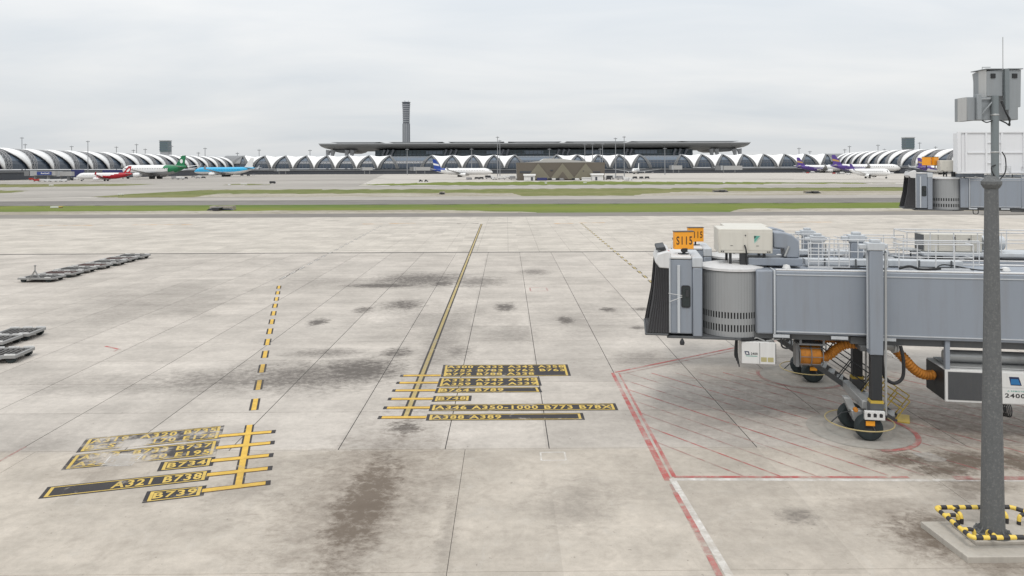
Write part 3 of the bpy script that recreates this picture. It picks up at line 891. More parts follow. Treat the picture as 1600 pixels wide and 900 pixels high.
    MB().box((c0 + 0.42, -yb + .02, Z(6.785)), (c1 - 0.02, yb - .02, Z(6.90))).build("cab_roof", M['roof_grey'], cab, bevel=0.04)
    pl = MB(); pl.box((c1 - 0.42, yb - .055, Z(3.8)), (c1 - 0.31, yb + 0.03, Z(6.55))); pl.box((c1 - 0.04, yb - .055, Z(3.8)), (c1 + 0.02, yb + 0.03, Z(6.85)))
    pl.split("cab_rail", M['pale_grey'], cab, bevel=0.01)
    # window with rounded frame
    def rrect(x0, x1, z0, z1, r, n=5):
        pts = []
        for (qx, qz, a) in ((x1 - r, z1 - r, 0), (x0 + r, z1 - r, 90), (x0 + r, z0 + r, 180), (x1 - r, z0 + r, 270)):
            for i in range(n + 1):
                b = R(a + 90 * i / n); pts.append((qx + r * math.cos(b), qz + r * math.sin(b)))
        return pts
    wx = c0 + 0.47
    fr = MB().prism(rrect(wx, wx + 0.36, Z(4.82), Z(5.72), 0.09), 'y', yb - 0.058, yb - 0.025).build("cab_window", M['rubber'], cab, smooth=0)
    MB().prism(rrect(wx + .04, wx + 0.32, Z(4.87), Z(5.67), 0.07), 'y', yb - 0.024, yb - 0.018).build("window_glass", M['glass'], fr, smooth=0)
    MB().prism(rrect(wx + .07, wx + 0.20, Z(5.28), Z(5.55), 0.03), 'y', yb - 0.017, yb + 0.04).build("wing_mirror", M['dark_metal'], fr, smooth=0)
    if detail:
        MB().bars([((wx + 0.33, yb + 0.02, Z(5.32)), (c1 + 0.05, yb + 0.05, Z(5.40))), ((wx + 0.33, yb + 0.02, Z(5.26)), (c1 + 0.0, yb + 0.05, Z(5.06)))], 0.011).split("mirror_arm", M['white_panel'], cab)
        h = MB(); h.tube([(c0 + 0.8, yb - .1, Z(3.7)), (c0 + 0.8, yb - .1, Z(3.5))], 0.02, 6); h.lathe([(0.01, Z(3.28)), (0.085, Z(3.30)), (0.10, Z(3.4)), (0.05, Z(3.52)), (0.01, Z(3.53))], 12, (c0 + 0.8, yb - .1, 0))
        h.build("spot_lamp", M['dark_metal'], cab)
    # hood and bellows
    MB().prism([(c1 - 0.04, Z(6.40)), (c1 - 0.04, Z(7.06)), (c1 + 0.06, Z(7.10)), (c1 + 0.46, Z(6.98)), (c1 + 0.58, Z(6.66)), (c1 + 0.40, Z(6.42))], 'y', -yb - .03, yb + .03).build("canopy_hood", M['roof_grey'], cab, bevel=0.04)
    MB().prism([(c1 + 0.10, Z(7.12)), (c1 + 0.16, Z(7.24)), (c1 + 0.50, Z(7.19)), (c1 + 0.52, Z(7.10))], 'y', -yb + .5, yb - .4).build("hood_flap", M['dark_metal'], cab, bevel=0.02)
    nf = 9
    bl = MB(); rings = []
    for i in range(nf * 2 + 1):
        u = i / (nf * 2)
        o_ = 0.055 if i % 2 else 0.0
        xt = c1 + 0.02 + 0.52 * u; xb = c1 + 0.02 + 0.92 * u ** 1.15
        zt_, zb_ = Z(6.60) + o_ * .4, Z(3.80) - o_ * .3
        ring_ = []
        for s in (1, -1):
            pts = [(xt, s * (yb - 0.04 + o_), zt_), (xt * .55 + xb * .45 - 0.05*u, s * (yb + 0.0 + o_), (zt_*.5 + zb_*.5)), (xb, s * (yb + 0.05 + o_), zb_)]
            ring_ += pts if s == 1 else pts[::-1]
        rings.append(ring_)
    nn = len(rings[0])
    bl.v = [q for g_ in rings for q in g_]
    for i in range(len(rings) - 1):
        for j in range(nn):
            bl.f.append((i*nn + j, i*nn + (j+1) % nn, (i+1)*nn + (j+1) % nn, (i+1)*nn + j)); bl.m.append(0)
    bl.build("canopy_bellows", M['bellows'], t, smooth=0)
    MB().box((c1 + 0.05, -yb - .08, Z(3.68)), (c1 + 0.99, yb + .10, Z(3.77))).build("bumper", M['frame_dark'], t, bevel=0.03)
    MB().box((c0 - 1.5, -yb + .1, Z(3.56)), (c1 + 0.1, yb - .04, Z(3.655))).build("cab_floor", M['frame_dark'], t, bevel=0.02)
    # air conditioning unit on its stand over the drum
    a0_, a1_ = 3.40 + S, 5.54 + S
    ac = MB().box((a0_, -1.05, Z(6.98)), (a1_, 0.62, Z(7.98))).build("air_conditioner", M['beige'], t, bevel=0.035)
    dp = MB(); w2 = (a1_ - a0_) / 2
    dp.box((a0_ + .07, 0.621, Z(7.10)), (a0_ + w2 - .09, 0.638, Z(7.86))); dp.box((a0_ + w2 + .09, 0.621, Z(7.10)), (a1_ - .07, 0.638, Z(7.86)))
    dp.split("access_panel", M['beige'], ac, bevel=0.01)
    MB().box((a0_ - .012, -1.02, Z(7.05)), (a0_ - 0.002, 0.55, Z(7.93))).build("side_seal", M['frame_dark'], ac)
    kn = MB()
    for (x, z) in ((a0_ + w2, 7.72), (a0_ + .12, 7.045), (a0_ + .2, 7.045), (a1_ - .12, 7.045), (a1_ - .2, 7.045)): kn.box((x - .022, 0.60, Z(z) - .022), (x + .022, 0.655, Z(z) + .022))
    kn.box((a0_ + .55, .639, Z(7.28)), (a0_ + .65, .645, Z(7.30))); kn.box((a0_ + w2 + .5, .639, Z(7.28)), (a0_ + w2 + .6, .645, Z(7.30)))
    kn.split("latch", M['dark_metal'], ac)
    if detail:
        # triangular emblem, one dark and two teal pieces
        ex, ez = a0_ + 0.62, Z(7.58)
        e = MB(); e.prism([(ex - .13, ez + .12), (ex + .12, ez + .13), (ex + .10, ez - .13)], 'y', .6385, .643)
        e.build("emblem", M['teal'], ac, smooth=0)
        MB().prism([(ex + .02, ez + .105), (ex + .11, ez + .11), (ex + .105, ez - .0)], 'y', .6435, .647).build("emblem", M['print_black'], ac, smooth=0)
        MB().prism([(ex - .10, ez + .02), (ex - .14, ez + .07), (ex + .10, ez - .19), (ex + .11, ez - .13)], 'y', .6385, .643).build("emblem", M['teal_pale'], ac, smooth=0)
    st = MB()
    for x in (a0_ + .3, a1_ - .5):
        for y in (-.8, .4): st.box((x - .05, y - .05, zt + 0.03), (x + .05, y + .05, Z(6.978)))
    st.box((a0_ + 1.05, 0.38, zt + .04), (a0_ + 1.28, 0.6, Z(6.977)))
    st.split("unit_stand", M['dark_metal'], t)
    dk = MB()
    prof = []
    dk.prism([(a0_ - .06, Z(7.84)), (a0_ - .40, Z(7.84)), (a0_ - .80, Z(7.74)), (a0_ - 1.06, Z(7.5)), (a0_ - 1.08, Z(6.80)), (a0_ - .55, Z(6.80)), (a0_ - .50, Z(7.18)), (a0_ - .06, Z(7.20))], 'y', -.55, .42)
    dk.build("air_duct", M['blue_grey'], ac, bevel=0.05)
    MB().tube([(a0_ - .50, .43, Z(6.86)), (a0_ - .66, .46, Z(7.28))], 0.045, 8).build("duct_strut", M['galv'], ac)
    MB().box((a0_ - 1.18, -.7, zt + .10), (a0_ + .95, .52, Z(6.79))).build("duct_plinth", M['blue_grey'], t, bevel=0.03)
    MB().tube(bez([(a1_ - 1.03, .66, Z(7.32)), (a1_ - 1.08, .74, Z(7.12)), (a1_ - 1.1, .66, Z(6.8)), (a1_ - 1.12, .6, zt + .12)]), 0.03, 6).build("drain_pipe", M['rubber'], ac)
    # long raised cable trunk and roof walkway rails
    MB().box((max(xr, -4.2), -.62, zt + .08), (1.98 + S, -.10, Z(6.70))).build("cable_trunk", M['pale_grey'], t, bevel=0.02)
    cl = MB()
    for k in range(5): cl.box((1.2 + S - k * 1.2, -.09, zt + .04), (1.25 + S - k * 1.2, -.03, Z(6.73)))
    cl.split("trunk_clamp", M['frame_dark'], t)
    railing("roof_railing", t, 2.02 + S, 0.30, .62, zt + .03, 1.02, 5, 0.023, (0.28, 0.55, 0.8))
    railing("roof_railing", t, -1.55, -4.25, .62, zt + .04, 1.02, 5, 0.023, (0.5,), -.05)
    railing("roof_railing", t, -0.6, -1.3, .1, zt + .04, .95, 3, 0.023, (0.5,))
    railing("roof_railing", t, 2.02 + S, -1.0, -1.05, zt + .03, 1.02, 7, 0.023, (0.5,))
    railing("roof_railing", t, -2.3, -5.2, -1.05, zt + .03, 1.02, 4, 0.023, (0.5,))
    cb = MB()
    cb.tube(bez([(-1.5, .8, zt + .12), (-1.9, .75, zt + .2), (-2.3, .85, zt + .10), (-3.0, .8, zt + .14)]), 0.05, 6)
    cb.tube([(1.0, .9, zt + .09), (-1.0, .92, zt + .10)], 0.03, 6)
    cb.tube(bez([(-2.9, .55, zt + .1), (-3.4, .2, zt + .22), (-4.4, .7, zt + .1), (-5.5, .4, zt + .1)]), 0.025, 6)
    cb.build("roof_cable", M['rubber'], t)
    fl = MB()
    for (x, y) in ((2.9 + S, .75), (-5.5, .4), (-7.2, .6)):
        fl.lathe([(0.01, zt + .20), (0.12, zt + .17), (0.17, zt + .04)], 12, (x, y, 0))
    fl.split("roof_vent", M['white_panel'], t)
    # lift columns and wheel bogie
    if legs:
        for s in (1, -1):
            y = 1.62 * s
            qx = -.24 if s > 0 else -.52
            col = MB().box((-.33 + qx, y - .20, Z(3.30)), (.155 + qx, y + .22, Z(7.30))).build("lift_column", M['blue_grey'], t, bevel=0.03)
            MB().box((-.30 + qx, y - .15, 1.55), (.10 + qx, y + .17, Z(3.298))).build("lift_leg", M['dark_metal'], col, bevel=0.02)
            MB().box((-.33 + qx, y - .18, 1.44), (.13 + qx, y + .20, 1.548)).build("leg_band", M['yellow_metal'], col)
            MB().box((-.34 + qx, y - .19, 1.05), (.14 + qx, y + .21, 1.438)).build("leg_shoe", M['frame_dark'], col)
            hd_ = MB(); hd_.box((-.40 + qx, y - .24, Z(7.303)), (.24 + qx, y + .25, Z(7.60))); hd_.box((-.26 + qx, y - .16, Z(7.595)), (.08 + qx, y + .16, Z(7.72))); hd_.box((.22 + qx, y - .12, Z(7.34)), (.50 + qx, y + .14, Z(7.53)))
            hd_.box((-.52 + qx, y - .10, Z(7.38)), (-.38 + qx, y + .1, Z(7.54)))
            hd_.build("drive_head", M['pale_grey'], col, bevel=0.03)
            MB().tube([(-.44 + qx, y + .12, Z(7.2)), (-.44 + qx, y + .12, 1.0)], 0.045, 8).build("side_pipe", M['galv'], col)
            MB().box((.16 + qx, y - .05, Z(3.5)), (.20 + qx, y + .06, Z(7.2))).build("guide_strip", M['pale_grey'], col)
        MB().box((-.25, -1.40, Z(3.32)), (.12, 1.40, Z(3.52))).build("cross_beam", M['frame_dark'], t, bevel=0.02)
        bm_ = MB(); bm_.box((-.26, -1.40, 1.08), (.06, 1.39, 1.40)); bm_.prism([(.35, 1.35), (.62, 1.35), (.30, .55), (-.02, .55)], 'y', .60, .95)
        bm_.prism([(-.50, .95), (.42, .95), (.30, .50), (-.38, .50)], 'y', .88, 1.22)
        bm_.build("bogie_beam", M['galv'], t, bevel=0.02)
        for (wx_, wy) in ((-0.06, 1.70), (0.20, 0.40)):
            w = MB().lathe([(.20, -.19), (.42, -.20), (.485, -.15), (.50, -.06), (.50, .06), (.485, .15), (.42, .20), (.20, .19)], 36, (wx_, wy, .50), 'y').build("wheel", M['tyre'], t)
            MB().lathe([(.01, -.10), (.205, -.17), (.21, .17), (.01, .10)], 20, (wx_, wy, .50), 'y').build("rim", M['dark_metal'], w)
        MB().box((-.22, 1.915, .62), (.10, 1.94, .80)).build("warning_plate", M['sign_orange'], t)
        cbx = MB().box((-.56, 1.88, .87), (.16, 2.02, 1.20)).build("control_box", M['white_panel'], t, bevel=0.01)
        for q in range(3):
            lb_ = MB().box((-.50 + .215*q, 2.022, .90), (-.32 + .215*q, 2.027, 1.16)).build("notice", M['white_panel'], cbx)
            MB().prism([(-.47 + .215*q, .98), (-.36 + .215*q, .98), (-.35 + .215*q, 1.10), (-.40 + .215*q, 1.14), (-.48 + .215*q, 1.10)], 'y', 2.0275, 2.030).build("symbol", M['print_black'], lb_, smooth=0)
        MB().lathe([(0.01, 2.03), (.08, 2.02), (.09, 1.9)], 12, (.48, 0, 1.22), 'y').build("hazard_lamp", M['orange_hose'], t)
        gr = MB()
        cpt = (0.02, 0.86)
        gr.tube([(cpt[0] + 1.25*math.cos(R(a)), cpt[1] + 1.25*math.sin(R(a)), .46) for a in range(0, 360, 6)], 0.024, 6, closed=True)
        for a in (20, 100, 200, 290):
            gr.tube([(cpt[0] + 1.25*math.cos(R(a)), cpt[1] + 1.25*math.sin(R(a)), .46), (cpt[0] + .8*math.cos(R(a)), cpt[1] + .8*math.sin(R(a)), .80), (cpt[0] + .4*math.cos(R(a)), cpt[1] + .4*math.sin(R(a)), .85)], 0.025, 6, m=1)
        gr.build("wheel_guard", [M['cream_ring'], M['dark_metal']], t)
    else:
        for x in (-6.5, -11.5):
            MB().box((x, -.25, 0), (x + .5, .25, zb - .3)).build("support_column", M['blue_grey'], t, bevel=0.03)
    # hanging cables at the seam
    cc = MB()
    cc.tube(bez([(3.2 + S, 1.22, zb - .02), (3.2 + S, 1.28, zb - .45), (3.02 + S, 1.28, zb - .55), (2.84 + S, 1.28, zb - .45), (2.84 + S, 1.22, zb - .02)]), 0.035, 6)
    cc.build("hanging_cable", M['rubber'], t)
    if boxes:
        # ground power box hung below the drum
        pw = MB().box((3.42 + S, .30, 2.62 + lift), (4.72 + S, 1.22, 3.50 + lift)).build("power_box", M['white_panel'], t, bevel=0.02)
        sm = MB(); sm.box((4.02 + S, 1.221, 2.64 + lift), (4.035 + S, 1.228, 3.48 + lift)); sm.box((3.40 + S, 1.20, 2.66 + lift), (3.418 + S, 1.23, 3.46 + lift))
        sm.split("door_seam", M['frame_dark'], pw)
        e0 = 4.62 + S
        MB().prism([(e0, 3.12), (e0 - .17, 3.12), (e0 - .21, 2.98), (e0 - .05, 2.98)], 'y', 1.222, 1.228).build("emblem", M['navy'], pw, smooth=0)
        MB().prism([(e0 - .05, 3.08), (e0 - .14, 3.08), (e0 - .16, 3.01), (e0 - .08, 3.01)], 'y', 1.2285, 1.231).build("emblem", M['white_panel'], pw, smooth=0)
        put_text("2400", Vector((e0 - .25, 1.226, 2.98)), Vector((-.26, 0, 0)), Vector((0, 0, .10)), M['print_black'], pw)
        MB().box((e0 - .06, 1.222, 2.92), (e0 - .50, 1.226, 2.945)).build("teal_line", M['teal'], pw)
        vt = MB()
        for q in range(2): vt.box((3.50 + S + .26*q, 1.222, 2.72), (3.72 + S + .26*q, 1.226, 2.90))
        vt.split("vent", M['tan'], pw)
        hg = MB()
        for x in (3.5, 4.6): hg.box((x + S, .5, 3.502 + lift), (x + .06 + S, 1.0, zb - .10))
        for (xa, xb_) in ((3.1, 3.75), (4.1, 3.8), (4.1, 4.6)): hg.tube([(xa + S, 1.05, zb - .22), (xb_ + S, 1.05, 3.52 + lift)], .03, 6)
        hg.split("hanger", M['galv'], t)
        hc = MB()
        for q in range(4): hc.tube(bez([(4.85 + S + .03*q, 1.0 + .05*q, zb - .25), (4.86 + S + .04*q, 1.0 + .04*q, 3.0), (4.80 + S + .05*q, 1.1, 2.45 + .12*q)]), 0.025, 5)
        hc.build("cable_bundle", M['rubber'], t)
    if near:
        # conditioned-air plant under the tunnel, seen from its front and left end
        ux0, ux1 = -2.98, -7.6
        un = MB().box((ux1, -.55, 1.46), (ux0, 1.22, 2.70)).build("air_plant", M['white_panel'], t, bevel=0.02)
        MB().box((ux0 - 1.72, 1.222, 1.55), (ux0 - .10, 1.235, 2.62)).build("grille", M['grille'], un)
        sl = MB()
        for q in range(30): sl.box((ux0 - 1.70, 1.236, 1.565 + q * .035), (ux0 - .12, 1.245, 1.58 + q * .035))
        sl.build("grille_slats", M['frame_dark'], un, smooth=0)
        MB().box((ux0 + .002, -.5, 1.50), (ux0 + .02, 1.16, 2.66)).build("end_panel", M['dark_metal'], un)
        dr = MB(); dr.box((-6.22, 1.222, 1.50), (-4.6, 1.238, 2.08)); dr.box((-6.22, 1.222, 2.10), (-4.6, 1.238, 2.66)); dr.box((-7.5, 1.222, 1.50), (-6.24, 1.238, 2.66))
        dr.split("door", M['white_panel'], un, bevel=0.005)
        lx = -5.36
        MB().prism([(lx + .16, 2.52), (lx - .18, 2.52), (lx - .28, 2.20), (lx + .1, 2.20)], 'y', 1.239, 1.244).build("emblem", M['navy'], un, smooth=0)
        MB().prism([(lx + .10, 2.44), (lx - .16, 2.44), (lx - .23, 2.23), (lx + .1, 2.23)], 'y', 1.2445, 1.247).build("emblem", M['blue_print'], un, smooth=0)
        put_text("2400", Vector((lx + .30, 1.240, 1.72)), Vector((-.70, 0, 0)), Vector((0, 0, .17)), M['print_black'], un)
        put_text("A REMOTE", Vector((lx + .22, 1.240, 1.95)), Vector((-.58, 0, 0)), Vector((0, 0, .055)), M['teal'], un)
        ha = MB()
        for x in (ux0 - .18, ux1 + 1.4, ux1 + .0): ha.box((x, 1.05, 2.70), (x + .17, 1.22, zb - .06))
        ha.split("hanger_post", M['blue_grey'], t, bevel=0.015)
        pp = MB(); pp.tube([(ux0 - .3, .35, 3.02), (ux1, .35, 3.02)], .24, 16); pp.build("duct_pipe", M['galv'], t)
        MB().box((ux1 + .2, -.4, 2.72), (ux0 - .2, 1.0, 2.78)).build("plant_lid", M['galv'], un)
        # orange hose: plant - elbow - past the columns - storage basket
        hose("air_hose", [(-2.93, .35, 2.24), (-2.5, .42, 2.26), (-2.1, .55, 2.50), (-1.70, .62, 2.95), (-1.42, .62, 3.25)], .20, M['orange_hose'], t)
        MB().tube(bez([(-1.44, .62, 3.23), (-1.36, .62, 3.34), (-1.15, .62, 3.42), (-.85, .62, 3.42)]), [.20] * 31, 16).build("hose_elbow", M['galv'], t)
        hose("air_hose", [(-.86, .62, 3.42), (-.5, .62, 3.43), (.3, .55, 3.40), (.70, .5, 3.22), (1.0, .45, 2.92), (1.25, .45, 2.82), (1.55, .45, 2.95)], .21, M['orange_hose'], t)
        hose("air_hose", [(.2, .1, 3.45), (.9, .1, 3.50), (1.6, .2, 3.45)], .20, M['orange_hose'], t)
        MB().lathe([(.05, 1.42), (.40, 1.42), (.42, 1.50), (.42, 2.12), (.40, 2.2), (.05, 2.2)], 28, (0, .45, 2.90), 'x').build("hose_reel", M['orange_hose'], t)
        bs = MB()
        for x in (1.36, 1.80, 2.24):
            bs.tube([(x, .45 + .46*math.cos(R(a)), 2.90 + .46*math.sin(R(a))) for a in range(0, 360, 15)], .02, 5, closed=True)
        for a in range(0, 360, 45): bs.tube([(1.36, .45 + .46*math.cos(R(a)), 2.9 + .46*math.sin(R(a))), (2.24, .45 + .46*math.cos(R(a)), 2.9 + .46*math.sin(R(a)))], .016, 5)
        bs.box((1.30, .0, 3.38), (2.32, .95, 3.44)); bs.box((1.32, .9, 3.44), (1.40, .96, 3.72)); bs.box((2.2, .9, 3.44), (2.28, .96, 3.72)); bs.box((2.25, .2, 2.45), (2.37, .75, 3.40))
        bs.build("reel_frame", M['reel_grey'], t)
        MB().tube(bez([(-.72, 1.28, zb - .14), (-.70, 1.3, 2.9), (-.78, 1.32, 2.35), (-1.10, 1.34, 2.12), (-1.42, 1.32, 2.35), (-1.46, 1.3, 3.0), (-1.38, 1.25, 3.55)]), 0.065, 10).build("power_cable", M['rubber'], t)
        MB().tube(bez([(-.5, 1.3, 3.05), (-.62, 1.3, 3.22), (-.85, 1.3, 3.30), (-1.05, 1.3, 3.22), (-1.12, 1.3, 3.1)]), 0.03, 6).build("cable_hoop", M['white_panel'], t)
        cl_ = MB()
        for q in range(2): cl_.tube([(-1.34 - q*.11, .62 + .24*math.cos(R(a)), 3.38 + .24*math.sin(R(a))) for a in range(0, 360, 20)], .025, 6, closed=True)
        cl_.split("hose_clamp", M['white_panel'], t)
        hb = MB()
        for q in range(5): hb.tube([(-5.25 + .05*q, 1.1 - .03*q + .24*math.cos(R(a)), 1.22 + .26*math.sin(R(a))) for a in range(0, 360, 20)], .022, 5, closed=True)
        hb.build("cable_coil", M['rubber'], t)
    if platform:
        x0, x1 = platform
        pf = MB().box((x1, -.9, Z(6.62)), (x0, .95, Z(6.78))).build("unit_platform", M['pale_grey'], t, bevel=0.02)
        pl_ = MB()
        for x in (x0 - 1.0, x1 + .6): pl_.box((x, -.5, zt + .02), (x + .12, .6, Z(6.618)))
        pl_.split("platform_leg", M['dark_metal'], pf)
        MB().box((x0, -.6, Z(6.82)), (x0 + .75, .6, Z(6.86))).build("landing", M['galv'], pf)
        railing("platform_railing", t, x0 + .75, x1, .93, Z(6.782), .98, 8, 0.026, (0.5,), -.8, 0)
        railing("platform_railing", t, x0 + .75, x1, -.8, Z(6.782), .98, 8, 0.026, (0.5,), None, 0)
        ac2 = MB().box((x0 - 2.75, -.6, Z(6.80)), (x0 - .15, .62, Z(7.66))).build("air_conditioner", M['beige'], t, bevel=0.03)
        MB().box((x0 - .149, -.5, Z(6.86)), (x0 - .12, .55, Z(7.6))).build("intake", M['frame_dark'], ac2)
        sm = MB()
        for q in (0.62, 1.4, 2.1): sm.box((x0 - .15 - q, .621, Z(6.84)), (x0 - .165 - q, .63, Z(7.62)))
        sm.box((x0 - 1.55, .621, Z(7.44)), (x0 - 1.45, .66, Z(7.52))); sm.box((x0 - 2.2, .621, Z(7.36)), (x0 - 2.12, .66, Z(7.46)))
        sm.split("panel_seam", M['frame_dark'], ac2)
        MB().lathe([(.01, x0 - 3.9), (.34, x0 - 3.88), (.36, x0 - 2.9), (.01, x0 - 2.86)], 20, (0, .1, Z(7.2)), 'x').build("air_duct", M['pale_grey'], ac2)
    return t

BR = math.atan2(.17, -.985)
ND = Vector((.17, .985, 0)); DD = Vector((-.985, .17, 0))
O1 = Vector((14.11, 28.93, 0))
near_bridge = jet_bridge("nearest blue grey jet bridge with orange air hose and a slatted drum cab", O1, BR, shift=-.17, near=True)
O2 = O1 + ND * 7.45 + DD * 0.25
jet_bridge("second jet bridge just behind the nearest one with air conditioner on a railed roof platform", O2, BR, lift=-.45, shift=-1.6, platform=(-5.4, -12.0))
O3 = Vector((43.6, 60.9, 0))
jet_bridge("raised farther jet bridge carrying the big white ribbed screen", O3, R(158.3), lift=3.1, legs=False, boxes=False, detail=False, xr=-16)

def gate_sign(label, loc, rz, text, w=0.80, h=0.72, pole=0.35):
    t = thing("gate_sign", label, "gate sign", loc, rz, "orange gate signs on the jet bridge roofs")
    bx = MB().box((-w/2, -.13, pole), (w/2, .13, pole + h)).build("sign_box", M['sign_orange'], t, bevel=0.01)
    MB().box((-w/2 - .015, -.15, pole + h + .002), (w/2 + .015, .15, pole + h + .03)).build("sign_cap", M['frame_dark'], bx)
    p = MB(); p.tube([(0, 0, 0), (0, 0, pole)], .05, 8); p.box((-.2, -.1, 0), (.2, .1, .04)); p.build("post", M['dark_metal'], t)
    if text:
        put_text(text, Vector((-w*.42, -.136, pole + h*.26)), Vector((w*.84, 0, 0)), Vector((0, 0, h*.48)), M['sign_text'], bx, bold=0.012)
    return t
def on_bridge(O, x, y, z): return O + DD * x - ND * y + Vector((0, 0, z))
gate_sign("orange S115 gate sign on the cab roof of the nearest jet bridge", on_bridge(O1, 6.78, .55, 6.90), R(4), "S115", pole=.22)
gate_sign("orange S115 gate sign half hidden behind the nearer S115 sign", on_bridge(O2, 5.35, .2, 6.45), R(4), "S115", pole=.20)
q = Vector((33.3, 56.9, 10.12))
gate_sign("left one of two blank looking orange signs on the raised farther bridge", at(1447.5, 263.5, 64), R(-28), None, .70, .75, .30)
gate_sign("right one of two blank looking orange signs on the raised farther bridge", at(1461, 263.5, 64), R(28), None, .70, .75, .30)
bc = thing("warning_beacon", "small red lamp on the cab roof beside the front S115 sign", "beacon", on_bridge(O1, 7.42, .9, 6.90))
MB().lathe([(.01, .16), (.06, .13), (.07, .04), (.05, .0)], 12, (0, 0, .04)).build("lamp", M['red_lamp'], bc); MB().box((-.08, -.08, 0), (.08, .08, .04)).build("base", M['dark_metal'], bc)
fl = thing("flood_lamp", "black floodlight on a short bracket on the nearest cab roof", "floodlight", on_bridge(O1, 6.75, .6, 6.90))
lm = MB(); lm.box((-.05, -.04, 0), (.05, .04, .34)); lm.box((-.16, -.12, 0), (.16, .12, .035)); lm.build("bracket", M['dark_metal'], fl)
MB().box((-.12, -.10, .10), (.12, .10, .26)).build("lamp_body", M['rubber'], fl, bevel=0.02)

# white ribbed screen standing on the raised bridge
ws = thing("roof_screen", "big white ribbed metal screen standing on the raised bridge behind the mast", "screen")
wl_, wr_, wt, wb = 1495, 1660, 205.5, 271
Yw = 60.6
xa, xb = Xat(wl_, Yw), Xat(wr_, Yw) 
za, zb_ = Zat(1550, wb, Yw), Zat(1550, wt, Yw)
MB().box((xa + .4, Yw, za), (xb, Yw + .6, zb_)).build("panel_wall", M['screen_white'], ws)
rb = MB()
rb.box((xa, Yw - .10, za), (xb, Yw - .004, za + .14)); rb.box((xa, Yw - .10, zb_ - .12), (xb, Yw - .004, zb_)); rb.box((xa, Yw - .12, za + .142), (xa + .30, Yw + .5, zb_ - .122))
px_m = lambda p: Xat(p, Yw)
for p in (1507.5, 1539, 1563.5, 1598): rb.box((px_m(p), Yw - .09, za + .142), (px_m(p) + .16, Yw - .004, zb_ - .122))
rb.build("frame_rib", M['screen_white'], ws, bevel=0.01)
hb2 = MB()
zz = Zat(1550, 239.5, Yw)
hb2.box((px_m(1511), Yw - .085, zz), (px_m(1538.5), Yw - .004, zz + .12)); hb2.box((px_m(1566.5), Yw - .085, zz), (px_m(1597.5), Yw - .004, zz + .12))
for yy in (223.5, 239.5, 255.5):
    z_ = Zat(1550, yy, Yw); hb2.box((px_m(1541.6), Yw - .085, z_), (px_m(1563.2), Yw - .004, z_ + .10))
hb2.split("cross_rib", M['screen_white'], ws, bevel=0.01)

# service stairs under the tunnel
sa, sb = Vector((16.35, 29.5, 0)), Vector((11.5, 32.15, 3.55))
st = thing("service_stairs", "dark metal service stairs with yellow lower handrail under the nearest bridge", "stairs", sa, math.atan2(sb.y - sa.y, sb.x - sa.x))
Lh = math.hypot(sb.x - sa.x, sb.y - sa.y); Hs = sb.z
for y in (-.42, .42):
    MB().prism([(0, 0), (.35, 0), (Lh, Hs - .26), (Lh, Hs)], 'y', y - .03, y + .03).build("stringer", M['frame_dark'], st)
ns = 17
tread0 = None
for k in range(1, ns):
    u = k / ns
    if tread0 is None:
        tread0 = MB().box((-.13, -.38, -.02), (.13, .38, .02)).build("tread", M['galv'], st); o = tread0
    else:
        o = tread0.copy(); COL.objects.link(o); o.parent = st
    o.location = (Lh * u, 0, Hs * u - .03)
for y in (-.42, .42):
    for (u0_, u1_, mt, nm) in ((.03, .27, 'yellow_metal', "lower_handrail"), (.28, .98, 'dark_metal', "upper_handrail")):
        hr = MB()
        for hh in (.95, .5): hr.tube([(Lh*u0_ - .55*hh, y, Hs*u0_ + .83*hh), (Lh*u1_ - .55*hh, y, Hs*u1_ + .83*hh)], .025, 6)
        nn_ = 4 if u0_ < .1 else 6
        for q in range(nn_):
            u = u0_ + (u1_ - u0_) * q / (nn_ - 1); hr.tube([(Lh*u, y, Hs*u - .02), (Lh*u - .55*.95, y, Hs*u + .83*.95)], .022, 6)
        hr.build(nm, M[mt], st)
MB().box((-.35, -.5, 0.0), (.1, .5, .05)).build("foot_plate", M['yellow_metal'], st)

# ------------------------------------------------------------------ the mast with its cabinets
M['mast'] = paint("weathered_mast_zinc", (0.112, 0.117, 0.12), 0.65, 0.5, 6.0, 0.12, 0.1, (0.23, 0.23, 0.225), fleck=0.45)
M['mast_upper'] = paint("upper_mast_paint", (0.17, 0.195, 0.205), 0.5, 0.2, 2.2, 0.2, 0.1)
M['cabinet'] = paint("grey_cabinet_paint", (0.25, 0.27, 0.285), 0.45, 0.12, 1.5, 0.2)
M['cabinet_pale'] = paint("pale_cabinet_paint", (0.45, 0.455, 0.45), 0.5, 0.12, 1.5, 0.15)
MP = Vector((13.50, 19.75, 0))
MP.x = at(1551, 838, MP.y).x
k_ = MP.y / F
def mz(py): return HEIGHT + (HOR - 2.7 - py) * k_
mast = thing("equipment_mast", "tall tapered grey steel mast carrying cabinets, standing inside the striped rail", "mast", MP)
pole_h = mz(287)
NS = 12
MB().lathe([(.325, .27), (.305, .36), (.285, 1.0), (.25, 3.4), (.205, 6.3), (.166, pole_h)], NS, (0, 0, 0)).build("lower_pole", M['mast'], mast, smooth=20)
fl_ = MB(); fl_.lathe([(.01, .27), (.46, .27), (.46, .31), (.01, .31)], 24)
